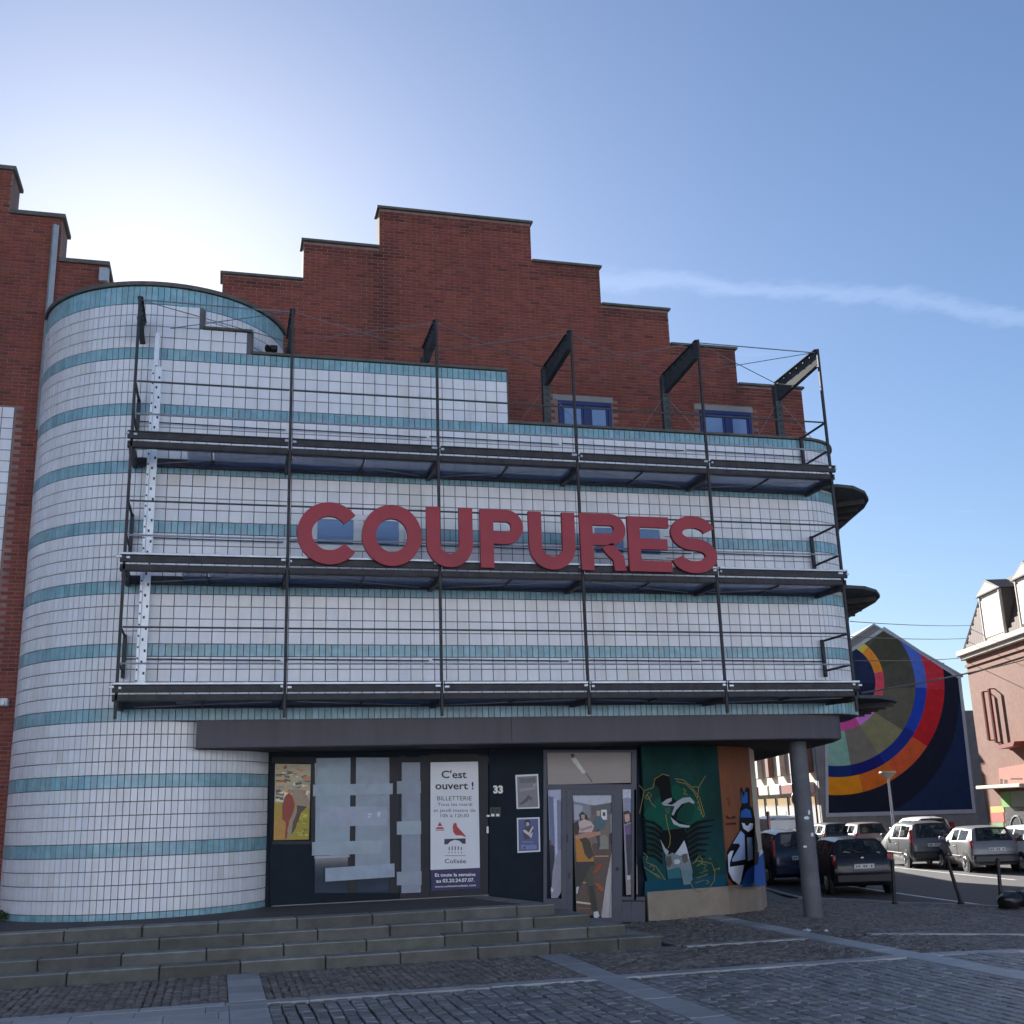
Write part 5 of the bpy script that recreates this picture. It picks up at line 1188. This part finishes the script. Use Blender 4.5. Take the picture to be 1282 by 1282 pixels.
# ================================================================ cars
def lamps_mat(name, c): return mat(name, c, .25, 0, .1, 6, coat=.6)
M_tail = lamps_mat('tail_lamp_red', (.25, .012, .012)); M_tyre = mat('tyre', (.014, .014, .015), .85, 0, .2, 9); M_rim = mat('alloy_rim', (.42, .43, .45), .35, .8)
M_cglass = glass('car_glass', (.02, .03, .03), .03, .38); M_plate = mat('number_plate', (.62, .63, .62), .5, 0, .04)
M_seat = mat('dark_seat', (.02, .02, .022), .8)
def car_paint(name, c): return mat(name, c, .34, .1, .04, 2, coat=.35, spec=.35)
HATCH = [(-1.95, .42, .66, .70, .66, .60), (-1.91, .30, .86, .89, .78, .68), (-1.84, .24, .96, 1.0, .82, .70), (-1.55, .22, .98, 1.42, .84, .58), (-.55, .20, .96, 1.47, .84, .60), (.30, .20, .93, 1.43, .84, .58), (1.02, .20, .90, .94, .83, .68), (1.65, .22, .74, .78, .79, .64), (1.93, .36, .55, .60, .68, .52)]
MPV = [(-2.02, .42, .66, .70, .70, .62), (-1.99, .30, .90, .93, .82, .72), (-1.94, .24, 1.0, 1.05, .86, .74), (-1.72, .22, 1.02, 1.55, .88, .62), (-.6, .20, 1.0, 1.62, .88, .64), (.45, .20, .98, 1.56, .88, .61), (1.25, .20, .96, 1.0, .86, .70), (1.75, .22, .82, .86, .82, .66), (2.02, .36, .58, .64, .72, .54)]
VAN = [(-2.2, .42, .70, .75, .82, .80), (-2.18, .32, 1.0, 1.1, .88, .84), (-2.15, .26, 1.15, 1.80, .90, .78), (-2.0, .24, 1.15, 1.86, .90, .78), (-.3, .22, 1.12, 1.88, .90, .78), (.6, .22, 1.08, 1.82, .90, .72), (1.4, .22, 1.02, 1.08, .88, .72), (1.95, .24, .86, .9, .84, .68), (2.2, .36, .6, .66, .74, .56)]
def ringpts(s):
    x, zb, be, tp, w, wt = s
    h = [(0, zb), (w*.88, zb), (w*.98, zb+(be-zb)*.22), (w, zb+(be-zb)*.6), (w*.965, be), (wt+(w*.965-wt)*.12 if tp-be > .2 else w*.93, be+(tp-be)*.86), (wt*.86, tp), (0, tp+.018)]
    return [(x, y, z) for y, z in h]+[(x, -y, z) for y, z in h[-2:0:-1]]
def car(name, label, prof, paint, px, py, head, side_glass=True, group='cars parked along the street', bumper=None, detail=True, mark=None):
    P = atZ(px, py, ROAD); L = prof[-1][0]*2; wr = .30; xr, xf = prof[0][0]+.68, prof[-1][0]-.72; hw = prof[4][4]
    root = thing(name, label, 'van' if prof is VAN else 'car', (0, 0, 0), group)
    root['_local'] = 1
    rot = math.pi/2-R(head); root.rotation_euler = (0, 0, rot)
    off = Matrix.Rotation(rot, 3, 'Z') @ Vector((xr, hw-.06, 0)); root.location = (P.x-off.x, P.y-off.y, ROAD)
    rings = [ringpts(s) for s in prof]; n = len(rings[0]); mb = MB()
    mb.add([p for r_ in rings for p in r_], [(i*n+k, (i+1)*n+k, (i+1)*n+(k+1) % n, i*n+(k+1) % n) for i in range(len(rings)-1) for k in range(n) if not ((i in ((3, 4) if prof is not VAN else (4,)) and k in (4, n-5)) or (i == 5 and k in (6, 7)) or (prof is not VAN and i == 2 and k in (6, 7)))]+[tuple(range(n)), tuple(range((len(rings)-1)*n, len(rings)*n))[::-1]])
    me = mb.mesh('body'); bm = bmesh.new(); bm.from_mesh(me); bmesh.ops.recalc_face_normals(bm, faces=bm.faces); bm.to_mesh(me); bm.free()
    link('body', me, paint, root, True)
    def gpanel(c4, ins=(.08, .08, .08, .08), nm='pane', mt=M_cglass, o=.006):
        a, b_, c, d = [Vector(p) for p in c4]        # bottom-a, bottom-b, top-b, top-a
        f = lambda u, v: (a*(1-u)+b_*u)*(1-v)+(d*(1-u)+c*u)*v
        q = [f(ins[0], ins[2]), f(1-ins[1], ins[2]), f(1-ins[1], 1-ins[3]), f(ins[0], 1-ins[3])]
        nn = (q[1]-q[0]).cross(q[3]-q[0]).normalized(); ctr = sum(q, Vector())/4
        if nn.dot(ctr-Vector((0, 0, .8))) < 0: nn = -nn
        mb = MB(); c4v = [a, b_, c, d]
        for e in range(4):
            o1, o2, i1, i2 = c4v[e], c4v[(e+1) % 4], q[e], q[(e+1) % 4]
            mb.slab([p+nn*(o-.004) for p in (o1, o2, i2, i1)], nn, .012)
        obj('window_trim', mb, M_black, root)
        mb = MB(); mb.slab([p+nn*o for p in q], nn, .002); return obj(nm, mb, mt, root)
    M_gl = M_cglass
    mb = MB(); mb.cbox(prof[2][0]+.12, prof[6][0]-.05, -hw*.9, hw*.9, .32, .72, .04); obj('cabin_floor', mb, M_seat, root)
    mb = MB(); mb.cbox(prof[6][0]-.22, prof[6][0]-.02, -hw*.86, hw*.86, .70, .93, .05); obj('dashboard', mb, M_seat, root)
    for sgn in (0, 1):
        ix = (lambda k: k if sgn == 0 else (n-k))
        spans = ((3, 4, (.16, .05)), (4, 5, (.04, .22))) if prof is not VAN else ((4, 5, (.05, .25)),)
        for i, j, (e0_, e1_) in spans:
            gpanel((rings[i][ix(4)], rings[j][ix(4)], rings[j][ix(5)], rings[i][ix(5)]), (e0_, e1_, .10, .10), mt=M_gl)
        for i in (xr, xf):
            s = 1 if sgn == 0 else -1
            a = MB(); a.tube((i, s*(hw-.10), wr), (i, s*(hw+.004), wr), wr+.06, None, 22); obj('wheel_arch', a, M_black, root)
            w_ = MB(); w_.tube((i, s*(hw-.12), wr), (i, s*(hw+.018), wr), wr, wr-.02, 22); wo = obj('wheel', w_, M_tyre, root)
            w_ = MB(); w_.tube((i, s*(hw+.019), wr), (i, s*(hw+.026), wr), wr*.66, wr*.62, 16)
            for q in range(5):
                t = q*2*math.pi/5; w_.bar((i, s*(hw+.032), wr), (i+.17*math.cos(t), s*(hw+.032), wr+.17*math.sin(t)), .05, .012)
            obj('rim', w_, M_rim, wo)
        s = 1 if sgn == 0 else -1; xm = prof[5][0]+.38; zm = prof[5][2]+.06
        mb = MB(); mb.cbox(xm-.06, xm+.08, s*(hw+.01), s*(hw+.17), zm, zm+.13, .03); obj('mirror', mb, paint, root)
        # tail lamps
        zb_ = prof[1][2]-.18; zt_ = prof[2][3]+(.04 if prof is HATCH else .30); y0 = s*(prof[2][4]-.03)
        mb = MB(); mb.cbox(prof[2][0]-.055, prof[2][0]+.12, y0-s*.10, y0+s*.012, zb_+.06, zt_, .03); obj('tail_light', mb, M_tail, root)
    top2, top3 = rings[2], rings[3]
    gpanel((top2[6], top2[n-6], top3[n-6], top3[6]) if prof is not VAN else (rings[2][5], rings[2][n-5], rings[2][n-6], rings[2][6]), (.06, .06, .10, .12), mt=M_gl, o=.012)
    gpanel((rings[6][6], rings[6][n-6], rings[5][n-6], rings[5][6]), (.05, .05, .05, .05), mt=M_gl, o=.012)
    mb = MB(); mb.cbox(prof[0][0]-.07, prof[0][0]+.25, -hw+.05, hw-.05, .30, .58, .06); obj('bumper', mb, bumper or paint, root, True)
    zpl = .74 if prof is not MPV else .80
    mb = MB(); mb.cbox(prof[1][0]-.075, prof[1][0]+.02, -.27, .27, zpl-.058, zpl+.058, .006); pl_ = obj('number_plate', mb, M_plate, root)
    mb = MB()
    for q in range(7):
        if q in (2, 5): continue
        yy = .20-q*.066; mb.box(prof[1][0]-.080, prof[1][0]-.0755, yy-.018, yy+.018, zpl-.024, zpl+.026)
    obj('plate_mark', mb, M_black, pl_)
    mb = MB(); z_ = prof[3][3]; mb.bar((prof[3][0]+.1, 0, z_+.02), (prof[3][0]-.14, 0, z_+.2), .012); obj('aerial', mb, M_black, root)
    for s in (-1, 1):
        for i in ((4, 5) if prof is not VAN else (5,)):
            mb = MB(); x_ = prof[i][0]+(.02 if i == 4 else .32); mb.box(x_-.006, x_+.006, s*(hw+.001)-.004, s*(hw+.001)+.004, .34, prof[i][2]-.07); obj('door_seam', mb, M_black, root)
        mb = MB(); mb.cbox(xr+.42, xf-.42, s*hw-.012, s*hw+.014, .46, .52, .005); obj('side_trim', mb, M_black, root)
        mb = MB(); mb.cbox(prof[4][0]+.22, prof[4][0]+.36, s*(hw*.985)-.012, s*(hw*.985)+.016, .80, .83, .006); obj('door_handle', mb, M_black, root)
    mb = MB(); mb.box(prof[1][0]-.012, prof[1][0]+.0, -hw*.80, hw*.80, .615, .625); obj('tailgate_seam', mb, M_black, root)
    if prof is not VAN:
        p_, q_ = Vector(rings[2][6]), Vector(rings[3][6]); a_ = Vector((p_.x-.02, .0, p_.z+.06)); mb = MB(); mb.bar(a_, (a_.x+.09, .34, a_.z+.13), .018); obj('rear_wiper', mb, M_black, root)
    if detail:
        for s in (-.38, .38):
            mb = MB(); mb.cbox(-.35, -.20, s-.22, s+.22, .60, 1.12, .06); mb.cbox(-.34, -.24, s-.12, s+.12, 1.10, 1.30, .04); obj('seat', mb, M_seat, root); mb = MB(); mb.cbox(prof[3][0]+.42, prof[3][0]+.55, s-.30, s+.30, .60, 1.06, .06); mb.cbox(prof[3][0]+.43, prof[3][0]+.52, s-.11, s+.11, 1.04, 1.20, .04); obj('seat', mb, M_seat, root)
    if mark:
        mb = MB(); mb.tube((prof[2][0]-.03, 0, prof[2][2]-.03), (prof[2][0]-.05, 0, prof[2][2]-.03), .045, None, 10); obj('badge', mb, M_rim, root)
    return root
black = car_paint('black_car_paint', (.012, .012, .018)); blue = car_paint('dark_blue_car_paint', (.012, .022, .06)); silver = car_paint('silver_car_paint', (.20, .20, .21)); gry = car_paint('grey_car_paint', (.11, .115, .125)); white = car_paint('white_car_paint', (.66, .67, .70)); drk = car_paint('charcoal_car_paint', (.05, .05, .055)); tan = car_paint('pale_gold_car_paint', (.26, .22, .19))
car('parked_car', 'black hatchback seen from behind, parked by the round column', HATCH, black, 1040, 1120, 15, mark=True)
car('parked_car', 'dark blue estate car with roof rails parked ahead of the black hatchback', MPV, blue, 965, 1108, 13, mark=True)
car('parked_car', 'silver three-door hatchback with dark bumper, parked by the brick corner house', HATCH, silver, 1213, 1092, 17, bumper=drk)
car('parked_car', 'grey people carrier parked just ahead of the silver hatchback', MPV, gry, 1138, 1086.5, 15, bumper=drk)
car('parked_car', 'pale gold car glinting in the sun, beside the grey wall under the mural', HATCH, tan, 1070, 1073, 13)
car('parked_van', 'white van parked in front of the annex wall, behind the grey people carrier', MPV, white, 1146, 1070, 12, detail=False)
car('parked_van', 'white delivery van partly behind the column, ahead of the dark blue car', VAN, white, 962, 1078, 13, detail=False)
car('parked_car', 'charcoal car showing only its roof between the column and the pale gold car', HATCH, drk, 1030, 1072, 13, detail=False)
car('parked_car', 'white car beside the dark shopfront of the corner house', HATCH, white, 1284, 1092, 15, detail=False)
# ---- parking line, and a sun streak painted pale on the road
def stripe(pts, w):
    mb = MB()
    for (x0, y0), (x1, y1) in zip(pts[:-1], pts[1:]):
        d = Vector((x1-x0, y1-y0, 0)).normalized(); nn = Vector((-d.y, d.x, 0))*w/2; a = Vector((x0, y0, ROAD+.004)); c = Vector((x1, y1, ROAD+.004))
        mb.quad(a-nn, c-nn, c+nn, a+nn)
    return structure(obj('line_and_sun_streak', mb, M_line))
stripe([(18.7, 5.0), (19.05, 8.5), (19.6, 13), (21.6, 22), (24.5, 34)], .14)
stripe([(24.6, 12.2), (25.4, 17.5), (26.5, 24), (29.5, 38)], .12)  # strip of sun beside the parked cars, painted as a pale band
# ---- bollards
for (bx, by, tx, ty), lab in zip(((1120, 1131, 1117, 1076), (1203, 1130, 1185, 1074), (1254, 1135, 1249, 1074)), ('straight black iron bollard beside the black hatchback', 'black iron bollard leaning steeply between two straighter ones', 'black iron bollard standing by the black rubbish bag')):
    p = atZ(bx, by, -.30); q = atY(tx, ty, p.y); q.z = max(q.z, p.z+.9)
    t = thing('bollard', lab, 'bollard', tuple(p), 'street bollards'); mb = MB(); ax = (q-p).normalized()
    mb.tube(p-ax*.08, q-ax*.12, .042, .038, 12); obj('post', mb, M_black, t, True)
    mb = MB(); mb.tube(q-ax*.12, q-ax*.10, .05, .05, 12); mb.tube(q-ax*.099, q-ax*.03, .046, .05, 12); mb.tube(q-ax*.0295, q, .05, .02, 12); obj('cap', mb, M_black, t, True)
    mb = MB(); mb.tube(p-Vector((0, 0, .03)), p+Vector((0, 0, .03)), .09, .06, 12); obj('base', mb, M_black, t, True)
# ---- rubbish bag
def lump(name, c, r, sc, mt, seed, parent=None):
    bm = bmesh.new(); bmesh.ops.create_icosphere(bm, subdivisions=3, radius=r); rn = random.Random(seed)
    ph = [(Vector((rn.uniform(-1, 1), rn.uniform(-1, 1), rn.uniform(-1, 1)))*rn.uniform(4, 16), rn.uniform(0, 6)) for _ in range(9)]
    for v in bm.verts:
        k = sum(math.sin(v.co.dot(a)/r*.5+b_)*.045 for a, b_ in ph); v.co *= 1+k
        v.co = Vector((v.co.x*sc[0], v.co.y*sc[1], v.co.z*sc[2]))+Vector(c)
        v.co.z = max(v.co.z, c[2]-r*sc[2]*.72)
    me = bpy.data.meshes.new(name); bm.to_mesh(me); bm.free(); return link(name, me, mt, parent, True)
M_bag = mat('black_bin_liner', (.012, .012, .014), .28, 0, .3, 9, .6, 25)
p = atZ(1263, 1137, -.31); bag = thing('rubbish_bag', 'crumpled black rubbish bag slumped against the bollard', 'rubbish bag', tuple(p))
lump('sack', (p.x+.05, p.y, p.z+.14), .21, (1.25, 1, .95), M_bag, 3, bag); lump('sack', (p.x+.42, p.y-.05, p.z+.15), .20, (1.2, 1, .95), M_bag, 5, bag); lump('knot', (p.x+.28, p.y-.02, p.z+.32), .06, (1, .8, 1), M_bag, 8, bag)
# ---- weed at the foot of the tower
t = thing('weed', 'small green weed at the left foot of the tiled tower', 'plant', tuple(atZ(-6, 1152, .59)))
q = atZ(-2, 1153, .59); mb = MB(); rn = random.Random(4)
for k in range(260):
    a, r_ = rn.uniform(0, 6.28), rn.uniform(0, .16); c = q+Vector((r_*math.cos(a), r_*math.sin(a)*.6, rn.uniform(.02, .13)*(1.3-r_*4)))
    u_ = Vector((rn.uniform(-1, 1), rn.uniform(-1, 1), rn.uniform(-.4, .9))).normalized()*.03; v_ = u_.cross(Vector((rn.uniform(-1, 1), rn.uniform(-1, 1), 1))).normalized()*.014
    mb.quad(c-u_, c+v_, c+u_, c-v_)
obj('leaves', mb, M_green, t)

# ---- scraps of paper on the cobbles
for (px, py, w, h), lab in zip(((1010, 1166, 13, 2.2), (1034, 1166.5, 7, 1.5)), ('long white paper scrap on the cobbles near the round column', 'small white paper scrap beside a longer one on the cobbles')):
    mb = MB(); q = []
    for ax, ay, dz in ((-.5, -.2, .012), (.1, -.6, .03), (.5, .0, .015), (.2, .6, .012), (-.3, .5, .02)):
        p = atZ(px+ax*w, py+ay*h, 0); q.append((p.x, p.y, gz(p.x)+dz))
    c = sum((Vector(p) for p in q), Vector())/5; c.z += .02
    mb.add(q+[tuple(c)], [(i, (i+1) % 5, 5) for i in range(5)]); tag(obj('paper_scrap', mb, M_white), lab, 'litter', 'paper scraps on the cobbles')
# ================================================================ unseen houses behind the viewer, added to bounce sunlight onto the shaded facade
rn = random.Random(11); x = -34.0
cols = [(.72, .71, .68), (.66, .66, .66), (.76, .75, .73), (.70, .69, .66), (.74, .74, .74), (.68, .67, .65), (.72, .71, .70), (.75, .74, .71)]
labs = ['cream', 'pale grey', 'white', 'ivory', 'chalk white', 'pale stone', 'off white', 'light plaster']
for k in range(8):
    w = rn.uniform(8.5, 11); hh = rn.uniform(12, 14.5); y = -37.0
    t = thing('sun_bounce_house', '%s town house added behind the viewer to bounce sunlight on the theatre' % labs[k], 'house', (x+w/2, y, ROAD))
    mb = MB(); mb.box(x, x+w-.03, y-9, y, ROAD, hh); obj('wall', mb, mat('sun_bounce_front_%d' % k, tuple(a*b for a, b in zip(cols[k], (.90, .98, 1.12))), .85, 0, .12, 2), t)
    mb = MB(); mb.prism([(x, y-9), (x+w-.03, y-9), (x+w-.03, y+.25), (x, y+.25)], hh+.004, hh+.3); obj('cornice', mb, M_hstone, t)
    for fl in range(3):
        for q in range(3):
            xa = x+w*(.14+.29*q); za = .5+fl*3.3+(.6 if fl else 0)
            mb = MB(); mb.box(xa, xa+1.1, y+.002, y+.03, za, za+2.0); wo = obj('window', mb, M_pane, t)
            mb = MB(); mb.box(xa-.12, xa+1.22, y+.031, y+.07, za+2.0, za+2.2); mb.box(xa-.1, xa+1.2, y+.031, y+.15, za-.12, za); obj('surround', mb, M_hstone, wo)
    x += w
